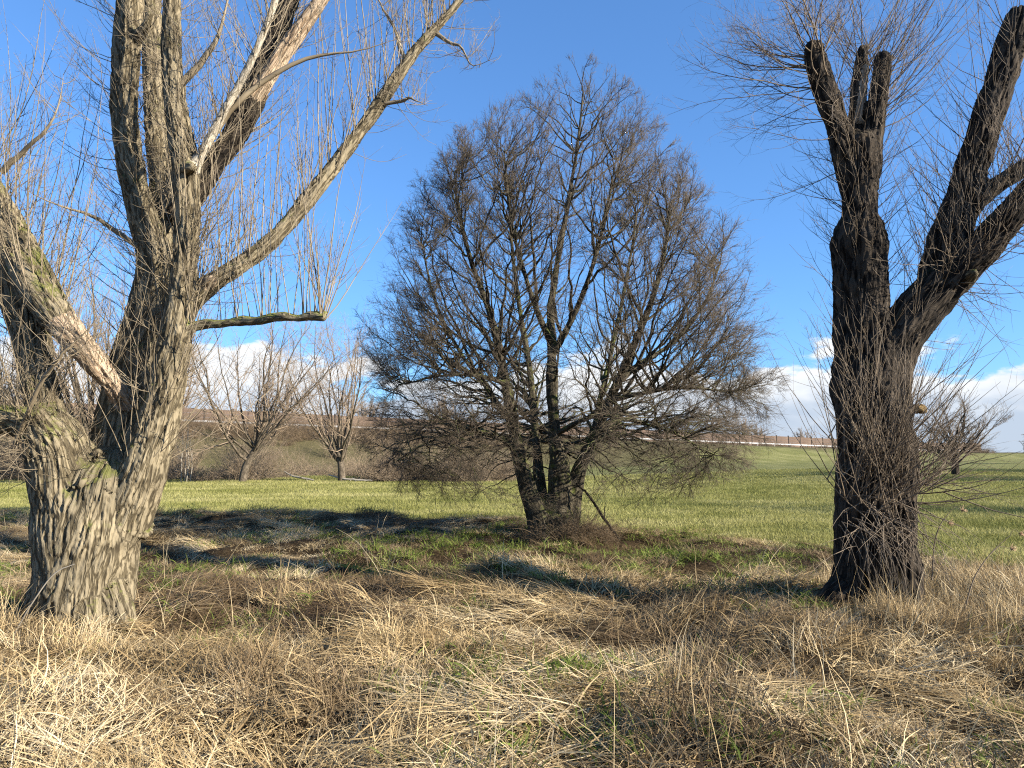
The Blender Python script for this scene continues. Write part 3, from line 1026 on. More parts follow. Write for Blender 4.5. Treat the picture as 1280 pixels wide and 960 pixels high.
    # shoots on trunk, stubs and limbs
    shoots(s, tr, 90, 0.2, 0.9, 0.7, 0.9, rg, 0.3, 0.75, 0.0045, 4, 0.22, 0.07)
    shoots(s, tr, 70, 0.3, 1.2, 0.6, 0.9, rg, 0.75, 1.0, 0.005, 6, 0.28, 0.08)
    shoots(s, polys[1], 26, 0.4, 1.5, 0.35, 0.9, rg, 0.2, 1.0, 0.007, 8, 0.45, 0.09, bias=(-0.55, 0, 0), kid2=2)
    shoots(s, polys[1], 14, 0.9, 1.6, 0.15, 0.7, rg, 0.5, 1.0, 0.010, 13, 0.6, 0.10, bias=(-0.9, -0.1, 0.1), kid2=4)
    shoots(s, polys[1], 12, 0.6, 1.4, 1.0, 0.8, rg, 0.8, 1.0, 0.008, 9, 0.5, 0.07, kid2=3)
    shoots(s, polys[1], 12, 0.8, 1.7, -0.2, 0.6, rg, 0.0, 0.6, 0.007, 10, 0.5, 0.10, bias=(-0.7, 0, 0), kid2=3)
    shoots(s, polys[2], 26, 0.5, 1.5, 1.0, 0.9, rg, 0.5, 1.0, 0.007, 8, 0.45, 0.07, kid2=2)
    shoots(s, polys[3], 70, 0.5, 1.7, 0.8, 0.8, rg, 0.2, 1.0, 0.006, 7, 0.4, 0.06, bias=(0.3, 0, 0), kid2=1)
    shoots(s, polys[5], 45, 0.4, 1.5, 1.0, 0.8, rg, 0.3, 1.0, 0.006, 5, 0.3, 0.06, bias=(-0.1, -0.2, 0))
    shoots(s, polys[5], 25, 0.4, 1.0, 0.0, 0.9, rg, 0.3, 1.0, 0.005, 5, 0.3, 0.09, bias=(0.5, -0.2, -0.1))
    shoots(s, polys[6], 90, 0.4, 1.5, 0.9, 0.8, rg, 0.0, 1.0, 0.006, 6, 0.32, 0.06, bias=(-0.15, 0, 0))
    shoots(s, polys[7], 80, 0.4, 1.4, 0.9, 0.8, rg, 0.0, 0.8, 0.006, 6, 0.32, 0.06)
    shoots(s, polys[7], 45, 0.4, 1.1, -0.3, 0.8, rg, 0.0, 0.8, 0.005, 5, 0.3, 0.1, bias=(0.3, 0, 0))
    shoots(s, polys[8], 30, 0.4, 1.2, 0.9, 0.8, rg, 0.1, 0.9, 0.006, 6, 0.3, 0.06)
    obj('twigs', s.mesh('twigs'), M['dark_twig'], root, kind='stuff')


right_willow()


def centre_tree():
    d0 = 14.6
    base = at(690, 668, d0)
    root = empty('hornbeam_tree', (base[0], base[1], gz(base[0], base[1])), 'broad leafless tree with dense egg-shaped crown on a cluster of stems', 'tree')
    root.name = 'bare_tree'
    S = [
        ('trunk', 'mossy_bark', [(694, 705, d0, 92), (695, 668, d0, 74), (700, 632, d0, 56), (700, 600, d0, 46), (694, 550, d0, 31), (690, 490, d0, 28), (690, 430, d0, 22), (688, 385, d0 + .1, 17), (698, 320, d0 + .2, 13), (711, 250, d0 + .2, 10), (722, 180, d0 + .1, 7), (729, 115, d0, 4)], None),
        ('stem', 'mossy_bark', [(685, 695, d0 - .1, 50), (678, 660, d0 - .1, 44), (662, 618, d0 - .2, 37), (647, 562, d0 - .3, 31), (637, 505, d0 - .4, 26), (627, 450, d0 - .5, 21), (612, 390, d0 - .6, 15), (590, 330, d0 - .7, 11), (574, 270, d0 - .8, 7), (568, 215, d0 - .9, 4)], None),
        ('stem', 'mossy_bark', [(702, 692, d0 + .1, 50), (713, 642, d0 + .1, 40), (722, 595, d0 + .1, 31), (738, 552, d0, 27), (757, 512, d0 - .1, 24), (775, 470, d0 - .2, 22), (795, 425, d0 - .3, 18), (815, 375, d0 - .5, 13), (830, 320, d0 - .6, 9), (838, 265, d0 - .7, 5)], None),
        ('stem', 'mossy_bark', [(688, 690, d0 + .15, 40), (680, 650, d0 + .25, 32), (674, 600, d0 + .45, 24), (668, 530, d0 + .7, 18), (662, 460, d0 + 1.0, 14), (650, 390, d0 + 1.4, 11), (640, 310, d0 + 1.8, 8), (635, 230, d0 + 2.0, 5)], None),
        ('stem', 'mossy_bark', [(690, 432, d0, 17), (672, 390, d0 - .3, 13), (652, 330, d0 - .6, 10), (638, 270, d0 - .8, 7), (630, 190, d0 - 1.0, 4)], None),
        ('stem', 'mossy_bark', [(690, 445, d0, 16), (712, 405, d0 - .2, 14), (735, 350, d0 - .5, 11), (755, 280, d0 - .7, 8), (770, 200, d0 - .8, 4)], None),
        ('stem', 'mossy_bark', [(742, 545, d0, 16), (750, 500, d0 + .4, 14), (762, 450, d0 + .8, 12), (775, 390, d0 + 1.3, 9), (790, 310, d0 + 1.7, 6), (800, 240, d0 + 1.9, 3)], None),
        ('stem', 'mossy_bark', [(770, 480, d0 - .15, 15), (800, 455, d0 + .1, 13), (845, 425, d0 + .4, 10), (880, 380, d0 + .6, 7), (900, 330, d0 + .7, 4)], None),
        ('stem', 'mossy_bark', [(640, 530, d0 - .4, 14), (612, 490, d0 - .1, 12), (575, 440, d0 + .3, 9), (545, 380, d0 + .6, 7), (528, 310, d0 + .8, 4)], None),
        ('limb', 'mossy_bark', [(700, 540, d0 - .1, 13), (722, 528, d0 - .5, 11), (750, 520, d0 - .9, 10), (800, 528, d0 - 1.3, 8), (850, 545, d0 - 1.6, 5), (890, 570, d0 - 1.8, 3)], None),
        ('limb', 'mossy_bark', [(650, 570, d0 - .3, 13), (620, 545, d0 - .8, 10), (580, 540, d0 - 1.2, 8), (530, 555, d0 - 1.6, 5), (490, 580, d0 - 1.8, 3)], None),
        ('limb', 'mossy_bark', [(765, 500, d0 - .2, 13), (810, 490, d0 - .6, 10), (860, 485, d0 - .9, 7), (910, 490, d0 - 1.1, 4)], None),
        ('limb', 'mossy_bark', [(632, 480, d0 - .5, 12), (600, 470, d0 - 1.0, 9), (550, 470, d0 - 1.3, 6), (505, 480, d0 - 1.4, 3)], None),
    ]
    S = [(a, b, [(x, y, d, w * float(np.interp(y, [380, 430, 560, 610, 650, 700], [0.58, 0.54, 0.55, 0.62, 0.76, 0.85]))) for x, y, d, w in pts], l) for a, b, pts, l in S]
    polys = hero_wood('centre_tree', root, S, 0.024, 0.016, 9.0, 0.018, 303, 0.0)
    rg = np.random.default_rng(31)
    # outline of the crown: height -> left and right reach
    prof = [(66, 724, 738), (95, 678, 768), (125, 645, 795), (160, 592, 820), (210, 530, 852), (290, 492, 903), (350, 470, 930), (400, 455, 950), (480, 447, 966), (540, 448, 964), (580, 458, 942), (608, 490, 888), (630, 540, 815)]
    hz = np.array([at(640, y, d0)[2] for y, l, r in prof])[::-1]
    hl = np.array([at(l, y, d0)[0] for y, l, r in prof])[::-1]
    hr = np.array([at(r, y, d0)[0] for y, l, r in prof])[::-1]

    def inside(p):
        z = p[..., 2]
        l, r = np.interp(z, hz, hl), np.interp(z, hz, hr)
        xc, a = (l + r) / 2, np.maximum((r - l) / 2, 0.02)
        lump = 0.91 + 0.18 * fbm(p * 0.85, 77, 2)
        q = np.sqrt(((p[..., 0] - xc) / a) ** 2 + ((p[..., 1] - d0) / (0.9 * a)) ** 2) / lump
        return np.where((z < hz[0]) | (z > hz[-1]), 9.0, q)

    def fit(o, d, up, lmax, rgx):
        """Length that brings a curved branch to the crown's outline."""
        st = np.linspace(0.05, 1, 22)
        g = o[:, None, :] + d[:, None, :] * (lmax[:, None] * st)[:, :, None]
        g[..., 2] += up * 0.5 * lmax[:, None] * st ** 2
        ok = inside(g) < 1.0
        first = np.where(ok.all(1), 21, np.argmin(ok, 1))
        return np.maximum(lmax * st[first] * rgx.uniform(0.9, 1.06, len(o)), 0.08)

    s, tw = Soup(), Soup()
    L1P, L1R = [], []
    # main branches: each reaches for a spot in the crown from a suitable point on a stem
    SP = np.concatenate([p[len(p) // 3 if i < 3 else len(p) // 6:] for i, (p, r) in enumerate(polys)])
    SR = np.concatenate([r[len(p) // 3 if i < 3 else len(p) // 6:] for i, (p, r) in enumerate(polys)])
    n = 30000
    c = np.stack([rg.uniform(hl.min(), hr.max(), n), rg.uniform(d0 - 4, d0 + 4, n), rg.uniform(hz[0], hz[-1], n)], -1)
    q = inside(c)
    c = c[(q < 1.0) & (rg.random(n) < np.clip((q - 0.35) * 1.7, 0, 1) ** 2 * np.interp(c[:, 2], [0.5, 2.5, 5, 9], [0.85, 0.55, 0.85, 1.0]))]
    tg = []
    for p in c:                                   # spread the spots evenly
        if all((p[0] - t[0]) ** 2 + (p[1] - t[1]) ** 2 + (p[2] - t[2]) ** 2 > (0.28 if p[2] < 6.3 else 0.145) for t in tg):
            tg.append(p)
        if len(tg) >= 760:
            break
    tg = np.array(tg)
    k = 15
    hd = np.hypot(tg[:, None, 0] - SP[None, :, 0], tg[:, None, 1] - SP[None, :, 1])
    want = tg[:, None, 2] - np.clip((tg[:, None, 2] - 2.0) * 0.3, -0.35, 0.95) * hd
    cost = hd * 0.55 + np.abs(want - SP[None, :, 2]) + rg.uniform(0, 0.7, hd.shape)
    j = cost.argmin(1)
    p0, p2 = SP[j], tg
    v = p2 - p0
    ln = np.linalg.norm(v, axis=1)
    pc = p0 + v * np.array([0.5, 0.5, 0.42]) + rg.normal(0, 0.1, p0.shape) * ln[:, None]
    pc[:, 2] += np.where(p2[:, 2] < 2.4, 0.12, -0.06) * ln
    u = np.linspace(0, 1, k)[None, :, None]
    Q = (1 - u) ** 2 * p0[:, None] + 2 * u * (1 - u) * pc[:, None] + u ** 2 * p2[:, None]
    wob = np.cumsum(rg.normal(0, 0.011, Q.shape), 1)
    wob = wob - np.linspace(0, 1, k)[None, :, None] * wob[:, -1:] * 0.5
    wob[:, 0] = 0
    Q = Q + wob * np.clip(ln, 0.3, 2.5)[:, None, None]
    L1P.append(Q)
    L1R.append(taper(np.minimum(SR[j] * 0.75, 0.006 + 0.0085 * ln), k, 0.0028))
    P1, R1 = np.concatenate(L1P), np.concatenate(L1R)
    s.add(P1, R1, 6)
    upz = np.clip((P1[:, 0, 2] - 2.0) / 4, -0.5, 1)
    o, d, r, t, pi, side = sprout(P1, R1, 13, 0.3, 0.995, 34, 10, rg)
    l1 = np.linalg.norm(P1[:, -1] - P1[:, 0], axis=1)[pi]
    ln = np.minimum(np.clip(l1 * rg.uniform(0.2, 0.5, len(o)) * (1.15 - 0.7 * t), 0.28, 1.1), fit(o, d, 0.1, np.full(len(o), 1.6), rg))
    qq = inside(o)
    kp = rg.random(len(o)) < np.clip((qq - 0.25) / 0.5, 0.15, 1)
    o, d, r, t, pi, ln = o[kp], d[kp], r[kp], t[kp], pi[kp], ln[kp]
    P2 = grow(o, d, ln, 5, 0.06, 0.05 * upz[pi], rg)
    R2 = taper(np.minimum(r * 0.62, 0.0085), 5, 0.0022)
    s.add(P2, R2, 3)
    o, d, r, t, pi2, side = sprout(P2, R2, 7, 0.1, 0.99, 32, 10, rg)
    ln = np.clip(ln[pi2] * rg.uniform(0.3, 0.7, len(o)), 0.12, 0.5)
    qq = inside(o)
    keep = (qq < 1.05) & (rg.random(len(o)) < np.clip((qq - 0.46) / 0.36, 0.06, 1))
    o, d, r, ln, u2 = o[keep], d[keep], r[keep], ln[keep], upz[pi[pi2]][keep]
    P3 = grow(o, d, ln, 3, 0.07, 0.07 * u2, rg)
    R3 = taper(np.minimum(r * 0.8, 0.005), 3, 0.002)
    tw.add(P3, R3, 3)
    o, d, r, t, pi3, side = sprout(P3, R3, 3, 0.1, 1.0, 36, 12, rg)
    l4 = np.clip(ln[pi3] * rg.uniform(0.35, 0.8, len(o)), 0.08, 0.28)
    keep = inside(o) < 1.05
    o, d, r, l4 = o[keep], d[keep], r[keep], l4[keep]
    P4 = grow(o, d, l4, 2, 0.14, 0.05, rg)
    tw.add(P4, taper(np.minimum(r * 0.9, 0.0034), 2, 0.0014), 3)
    obj('branches', s.mesh('branches'), M['crown_bark'], root, kind='stuff')
    obj('crown', tw.mesh('crown'), M['crown_twig'], root, kind='stuff')
    print('centre tree twigs', len(P3), len(P4))


centre_tree()


# ------------------------------------------------------------------ far trees
def far_tree(name, label, loc, h, seed, stems=9, spread=0.55, lean=0.0, trunk_h=0.18, trunk_r=0.35, mat='dark_bark', twig='far_twig', kids=12, twigk=6, group=None, round_=False, wander=0.06, tw_r=1.0):
    rg = np.random.default_rng(seed)
    x, y, z = loc
    root = empty(name, loc, label, 'tree', group)
    s, c = Soup(), Soup()
    th = h * trunk_h
    tp = catmull([[x, y, z - 0.3], [x + lean * .3, y, z + th * .5], [x + lean, y, z + th], [x + lean * 1.2, y, z + th * 1.25]], 10)
    s.add(tp[None], np.linspace(trunk_r * 1.25, trunk_r * 0.75, 10)[None], 9)
    top = tp[-2]
    n = stems
    az = np.arange(n) * 2.4 + rg.normal(0, 0.3, n)
    tl = spread * np.sqrt((np.arange(n) + 0.4) / n) * rg.uniform(0.8, 1.15, n)
    d = np.stack([np.sin(tl) * np.cos(az), np.sin(tl) * np.sin(az), np.cos(tl)], -1)
    f = np.sort(rg.uniform(0.35, 1.0, n))[::-1] * 8
    fi = np.minimum(f.astype(int), 7)
    o = tp[fi] + (tp[fi + 1] - tp[fi]) * (f - fi)[:, None]
    ln = (h - th) * (0.85 if not round_ else 0.7) * rg.uniform(0.75, 1.1, n)
    P1 = grow(o, d, ln, 14, wander, 0.05 if not round_ else 0.0, rg)
    R1 = taper(trunk_r * rg.uniform(0.2, 0.45, n), 14, 0.01)
    s.add(P1, R1, 6)
    o, d, r, t, pi, _ = sprout(P1, R1, kids, 0.12, 0.97, 38, 12, rg)
    l2 = ln[pi] * rg.uniform(0.18, 0.45, len(o)) * (1.15 - 0.6 * t)
    P2 = grow(o, d, l2, 7, wander * 1.3, 0.07 if not round_ else 0.02, rg)
    R2 = taper(np.minimum(r * 0.5, 0.04), 7, 0.006) * tw_r
    c.add(P2, R2, 4)
    o, d, r, t, pi2, _ = sprout(P2, R2, twigk, 0.1, 0.97, 36, 12, rg)
    l3 = l2[pi2] * rg.uniform(0.2, 0.55, len(o))
    P3 = grow(o, d, l3, 4, wander * 1.6, 0.06, rg)
    R3 = taper(np.minimum(r * 0.6, 0.012), 4, 0.004) * tw_r
    c.add(P3, R3, 3)
    o, d, r, t, pi3, _ = sprout(P3, R3, 3, 0.1, 0.97, 36, 12, rg)
    P4 = grow(o, d, l3[pi3] * rg.uniform(0.25, 0.6, len(o)), 3, wander * 2, 0.05, rg)
    c.add(P4, taper(np.minimum(r * 0.8, 0.007), 3, 0.003) * tw_r, 3)
    obj('trunk', s.mesh('trunk'), M[mat], root)
    obj('crown', c.mesh('crown'), M[twig], root, kind='stuff')
    return root


def copy_tree(o, loc, rotz, sc, label, group=None):
    r = o.copy()
    COL.objects.link(r)
    r.location = loc
    r.rotation_euler = (0, 0, rotz)
    r.scale = (sc, sc, sc)
    r['label'] = label
    if group:
        r['group'] = group
    for ch in o.children:
        c = ch.copy()
        COL.objects.link(c)
        c.parent = r
        c.matrix_parent_inverse = ch.matrix_parent_inverse
    return r


def on_ground(px, d):
    x = (px - CX) / FPX * d / CB
    return (x, d, gz(x, d))


def far_trees():
    g = 'bare pollard willows at the foot of the embankment'
    far_tree('willow_tree', 'bare pollard willow with many rising stems at the meadow edge', on_ground(306, 45), 12.6, 3, 17, 1.0, 0.7, 0.15, 0.21, 'far_bark', 'far_twig', 14, 6, wander=0.12)
    far_tree('willow_tree', 'smaller upright pollard willow beside a pale fallen log', on_ground(430, 47), 11.8, 24, 15, 0.7, -0.2, 0.14, 0.2, 'far_bark', 'far_twig', 13, 6, wander=0.085)
    far_tree('willow_tree', 'tall reddish twiggy willow seen behind the fissured trunk', on_ground(115, 43), 15.5, 6, 14, 0.5, 0.2, 0.12, 0.3, 'far_bark', 'far_twig', 14, 6)
    far_tree('willow_tree', 'slender bare tree behind the arching branch, beyond the brown barrier', on_ground(225, 98), 15, 8, 9, 0.5, 0.2, 0.14, 0.3, 'dark_bark', 'far_twig', 10, 6, tw_r=1.5)
    a = far_tree('bare_tree', 'round-headed bare tree on the meadow behind the dark trunk', on_ground(1188, 47), 6.6, 12, 18, 1.0, 0.1, 0.16, 0.2, 'dark_bark', 'scrub', 13, 7, round_=True, wander=0.09)
    x, y = road_point(62, -9)
    b = far_tree('bare_tree', 'grey bare tree rising over the brown barrier, left of its neighbours', (*road_point(98, -12), gz(*road_point(98, -12))), 7.5, 13, 14, 0.8, 0, 0.2, 0.25, 'dark_bark', 'far_twig', 9, 6, round_=True, tw_r=2.0)
    gg = 'bare trees beyond the barrier'
    b['group'] = gg
    b['label'] = 'bare tree showing its top over the barrier beyond the road'
    for t, s, sc, rz in ((104, -14, 0.85, 1), (112, -10, 0.75, 2), (-18, -14, 1.25, 3), (12, -12, 1.2, 4), (24, -14, 1.0, 5), (34, -10, 1.1, 0.3), (60, -16, 0.9, 1.2), (-30, -16, 1.4, 2.2)):
        x, y = road_point(t, s)
        copy_tree(b, (x, y, gz(x, y)), rz, sc, b['label'], gg)
    # dark thick-headed tree at the right, near the rail
    far_tree('bare_tree', 'dark dense bare tree by the guard rail past the forked limb', on_ground(1288, 92), 5.5, 19, 14, 1.0, 0, 0.15, 0.25, 'dark_bark', 'crown_twig', 9, 5, round_=True, wander=0.09, tw_r=2.0)
    src = [o for o in COL.objects if o.type == 'EMPTY' and o.get('label', '').startswith('tall reddish')][0]
    copy_tree(src, on_ground(35, 52), 1.1, 0.85, 'twiggy bare willow glimpsed above the low mossy limb')
    copy_tree(src, on_ground(188, 54), 2.9, 0.72, 'lower twiggy willow between the fissured trunk and the white saplings')
    # trees standing out of view to the right; their long shadows cross the meadow
    for x, y, sc, rz in ((30, 16.0, 0.8, 2.5), (42, 37, 0.9, 4), (52, 44, 1.15, 0.4), (64, 44, 1.1, 3)):
        src = [o for o in COL.objects if o.type == 'EMPTY' and o.get('label', '').startswith('tall reddish')][0]
        copy_tree(src, (x, y, gz(x, y)), rz, sc, 'willow standing in the row along the right side of the meadow', 'willows along the right side of the meadow')


far_trees()


# ------------------------------------------------------------------ scattered growth: grass, weeds, brushwood
def scatter(name, protos, pts, rot, scale, idx, mat, label, category):
    """One object: small tuft shapes and the points they stand on, joined by geometry nodes."""
    VV, FF, TT, PP, nv = [], [], [], [], 0
    for k, (V, F, tone) in enumerate(protos):
        VV.append(V)
        FF.append(F + nv)
        TT.append(tone)
        PP.append(np.full(len(V), k))
        nv += len(V)
    n = len(pts)
    VV.append(pts)
    V = np.concatenate(VV)
    z = np.zeros(nv)
    me = mesh_np(name, V, np.concatenate(FF), True, {
        'tone': np.concatenate(TT + [np.zeros(n)]),
        'pid': np.concatenate(PP + [np.full(n, -1)]).astype(np.int32),
        'pick': np.concatenate([z, idx]).astype(np.int32),
        'turn': np.concatenate([np.zeros((nv, 3)), rot]),
        'size': np.concatenate([np.ones((nv, 3)), np.repeat(scale[:, None], 3, 1) if scale.ndim == 1 else scale])})
    o = obj(name, me, mat, kind='stuff', label=label, category=category)
    ng = bpy.data.node_groups.new(name + '_scatter', 'GeometryNodeTree')
    ng.interface.new_socket('Geometry', in_out='INPUT', socket_type='NodeSocketGeometry')
    ng.interface.new_socket('Geometry', in_out='OUTPUT', socket_type='NodeSocketGeometry')
    nd, lk = ng.nodes, ng.links
    gi, go = nd.new('NodeGroupInput'), nd.new('NodeGroupOutput')

    def named(nm, typ):
        a = nd.new('GeometryNodeInputNamedAttribute')
        a.data_type = typ
        a.inputs['Name'].default_value = nm
        return a.outputs['Attribute']
    pid = named('pid', 'INT')

    def sep(k):
        c = nd.new('FunctionNodeCompare')
        c.data_type = 'INT'
        c.operation = 'EQUAL'
        ins = [i for i in c.inputs if i.type == 'INT']
        lk.new(pid, ins[0])
        ins[1].default_value = k
        s = nd.new('GeometryNodeSeparateGeometry')
        s.domain = 'POINT'
        lk.new(gi.outputs[0], s.inputs['Geometry'])
        lk.new(c.outputs[0], s.inputs['Selection'])
        return s.outputs['Selection']
    jn = nd.new('GeometryNodeJoinGeometry')
    for k in range(len(protos)):
        g2i = nd.new('GeometryNodeGeometryToInstance')
        lk.new(sep(k), g2i.inputs[0])
        lk.new(g2i.outputs[0], jn.inputs[0])
    iop = nd.new('GeometryNodeInstanceOnPoints')
    lk.new(sep(-1), iop.inputs['Points'])
    lk.new(jn.outputs[0], iop.inputs['Instance'])
    iop.inputs['Pick Instance'].default_value = True
    lk.new(named('pick', 'INT'), iop.inputs['Instance Index'])
    er = nd.new('FunctionNodeEulerToRotation')
    lk.new(named('turn', 'FLOAT_VECTOR'), er.inputs[0])
    lk.new(er.outputs[0], iop.inputs['Rotation'])
    lk.new(named('size', 'FLOAT_VECTOR'), iop.inputs['Scale'])
    lk.new(iop.outputs[0], go.inputs[0])
    md = o.modifiers.new('scatter', 'NODES')
    md.node_group = ng
    return o


def blades(n, rg, base_r, lo, hi, width, lean, leansd, droop, k=5, heading=None, hsd=9.0, tone0=0.0, tone1=1.0, zlift=0.0):
    """Ribbon blades; lean is the tilt from upright in degrees."""
    rad = base_r * np.sqrt(rg.random(n))
    a = rg.uniform(0, 2 * np.pi, n)
    o = np.stack([rad * np.cos(a), rad * np.sin(a), rg.uniform(-0.02, zlift, n)], -1)
    hd = rg.uniform(0, 2 * np.pi, n) if heading is None else rg.normal(heading, hsd, n)
    tl = np.radians(np.abs(rg.normal(lean, leansd, n)))
    ln = rg.uniform(lo, hi, n)
    P = np.empty((n, k, 3))
    P[:, 0] = o
    dr = np.radians(droop) * rg.uniform(0.3, 1.4, n) / (k - 1)
    for i in range(1, k):
        d = np.stack([np.sin(tl) * np.cos(hd), np.sin(tl) * np.sin(hd), np.cos(tl)], -1)
        P[:, i] = P[:, i - 1] + d * (ln / (k - 1))[:, None]
        tl = np.minimum(tl + dr, 2.3)
        hd = hd + rg.normal(0, 0.12, n)
    side = np.stack([-np.sin(hd), np.cos(hd), np.zeros(n)], -1)
    side = unit(side + rg.normal(0, 0.6, side.shape))
    w = width * rg.uniform(0.5, 1.3, n)[:, None] * np.interp(np.linspace(0, 1, k), [0, 0.3, 1], [0.8, 1, 0.15])[None]
    A = P - side[:, None] * w[..., None] / 2
    B = P + side[:, None] * w[..., None] / 2
    V = np.stack([A, B], 2).reshape(-1, 3)
    idx = np.arange(n * k * 2).reshape(n, k, 2)
    F = np.stack([idx[:, :-1, 0], idx[:, :-1, 1], idx[:, 1:, 1], idx[:, 1:, 0]], -1).reshape(-1, 4)
    tone = np.repeat(tone0 + (tone1 - tone0) * rg.random(n), k * 2)
    return V, F, tone


def merge(*parts):
    V, F, T, nv = [], [], [], 0
    for a, b, c in parts:
        V.append(a)
        F.append(b + nv)
        T.append(c)
        nv += len(a)
    return np.concatenate(V), np.concatenate(F), np.concatenate(T)


def in_view(x, y, margin=1.25):
    return np.abs(x) < y * 640 / FPX * margin + 0.9


def jitter_points(n, y0, y1, rg, power=1.6):
    """Points over the view's wedge, denser towards the camera."""
    u = rg.random(n)
    y = y0 * (y1 / y0) ** u
    x = rg.uniform(-1, 1, n) * (y * 0.72 + 0.7)
    return x, y


def patch(rg, n, rad, kinds, width, gap_f=2.4, gap=0.40, tone=(0.0, 1.0), seed=0, k=5):
    """A piece of turf: blades set over a disc, combed by a slowly turning lie, with gaps."""
    m = int(n * 2.2)
    r = rad * np.sqrt(rg.random(m))
    a = rg.uniform(0, 2 * np.pi, m)
    x, y = r * np.cos(a), r * np.sin(a)
    g = n2d(x + seed * 5.1, y, gap_f, 300 + seed, 3)
    keep = (g + rg.normal(0, 0.03, m) > gap) & (rg.random(m) < np.clip(1.5 - r / rad * 1.1, 0, 1))
    x, y, g = x[keep][:n], y[keep][:n], g[keep][:n]
    n = len(x)
    lie = n2d(x + seed * 3.3, y + 9, 0.9, 320 + seed, 2) * 7.0
    lo, hi, lean, leansd, droop, hsd, lift = kinds
    ln = (lo + (hi - lo) * rg.random(n) ** 1.3) * (0.7 + 0.8 * np.clip((g - gap) * 4, 0, 1))
    hd = lie + rg.normal(0, hsd, n)
    tl = np.radians(np.clip(np.abs(rg.normal(lean, leansd, n)), 2, 98))
    P = np.empty((n, k, 3))
    P[:, 0] = np.stack([x, y, rg.uniform(-0.05, 0.01, n) + lift * rg.random(n) * np.clip((g - gap) * 4, 0, 1)], -1)
    dr = np.radians(droop) * rg.uniform(0.2, 1.5, n) / (k - 1)
    for i in range(1, k):
        d = np.stack([np.sin(tl) * np.cos(hd), np.sin(tl) * np.sin(hd), np.cos(tl)], -1)
        P[:, i] = P[:, i - 1] + d * (ln / (k - 1))[:, None]
        tl = np.minimum(tl + dr, 2.1)
        hd = hd + rg.normal(0, 0.16, n)
    side = np.stack([-np.sin(hd), np.cos(hd), np.zeros(n)], -1)
    side = unit(side + rg.normal(0, 0.6, side.shape))
    w = width * rg.uniform(0.45, 1.5, n)[:, None] * np.interp(np.linspace(0, 1, k), [0, 0.3, 1], [0.85, 1, 0.2])[None]
    V = np.stack([P - side[:, None] * w[..., None] / 2, P + side[:, None] * w[..., None] / 2], 2).reshape(-1, 3)
    idx = np.arange(n * k * 2).reshape(n, k, 2)
    F = np.stack([idx[:, :-1, 0], idx[:, :-1, 1], idx[:, 1:, 1], idx[:, 1:, 0]], -1).reshape(-1, 4)
    tn = tone[0] + (tone[1] - tone[0]) * np.clip(0.55 * rg.random(n) + 0.75 * (n2d(x, y + seed * 7, 2.2, 340 + seed, 2) - 0.28), 0, 1)
    return V, F, np.repeat(tn, k * 2)


def lay(x, y, rz, lift=0.0):
    """Positions and turns that lie patches on the slope of the ground."""
    e = 0.3
    gx = (ground_z(x + e, y) - ground_z(x - e, y)) / (2 * e)
    gy = (ground_z(x, y + e) - ground_z(x, y - e)) / (2 * e)
    lx = np.cos(rz) * gx + np.sin(rz) * gy
    ly = -np.sin(rz) * gx + np.cos(rz) * gy
    return np.stack([x, y, ground_z(x, y) + lift], -1), np.stack([np.arctan(ly), -np.arctan(lx), rz], -1)


def grid_points(y0, y1, step0, step1, rg, xr=0.86):
    """Jittered rows of points over the view, wider apart with distance."""
    X, Y, y = [], [], y0
    while y < y1:
        st = np.interp(y, [y0, y1], [step0, step1])
        n = int(2 * (y * xr + 0.8) / st) + 1
        X.append(np.linspace(-(y * xr + 0.8), y * xr + 0.8, n) + rg.uniform(-0.5, 0.5, n) * st)
        Y.append(np.full(n, y) + rg.uniform(-0.5, 0.5, n) * st)
        y += st
    return np.concatenate(X), np.concatenate(Y)


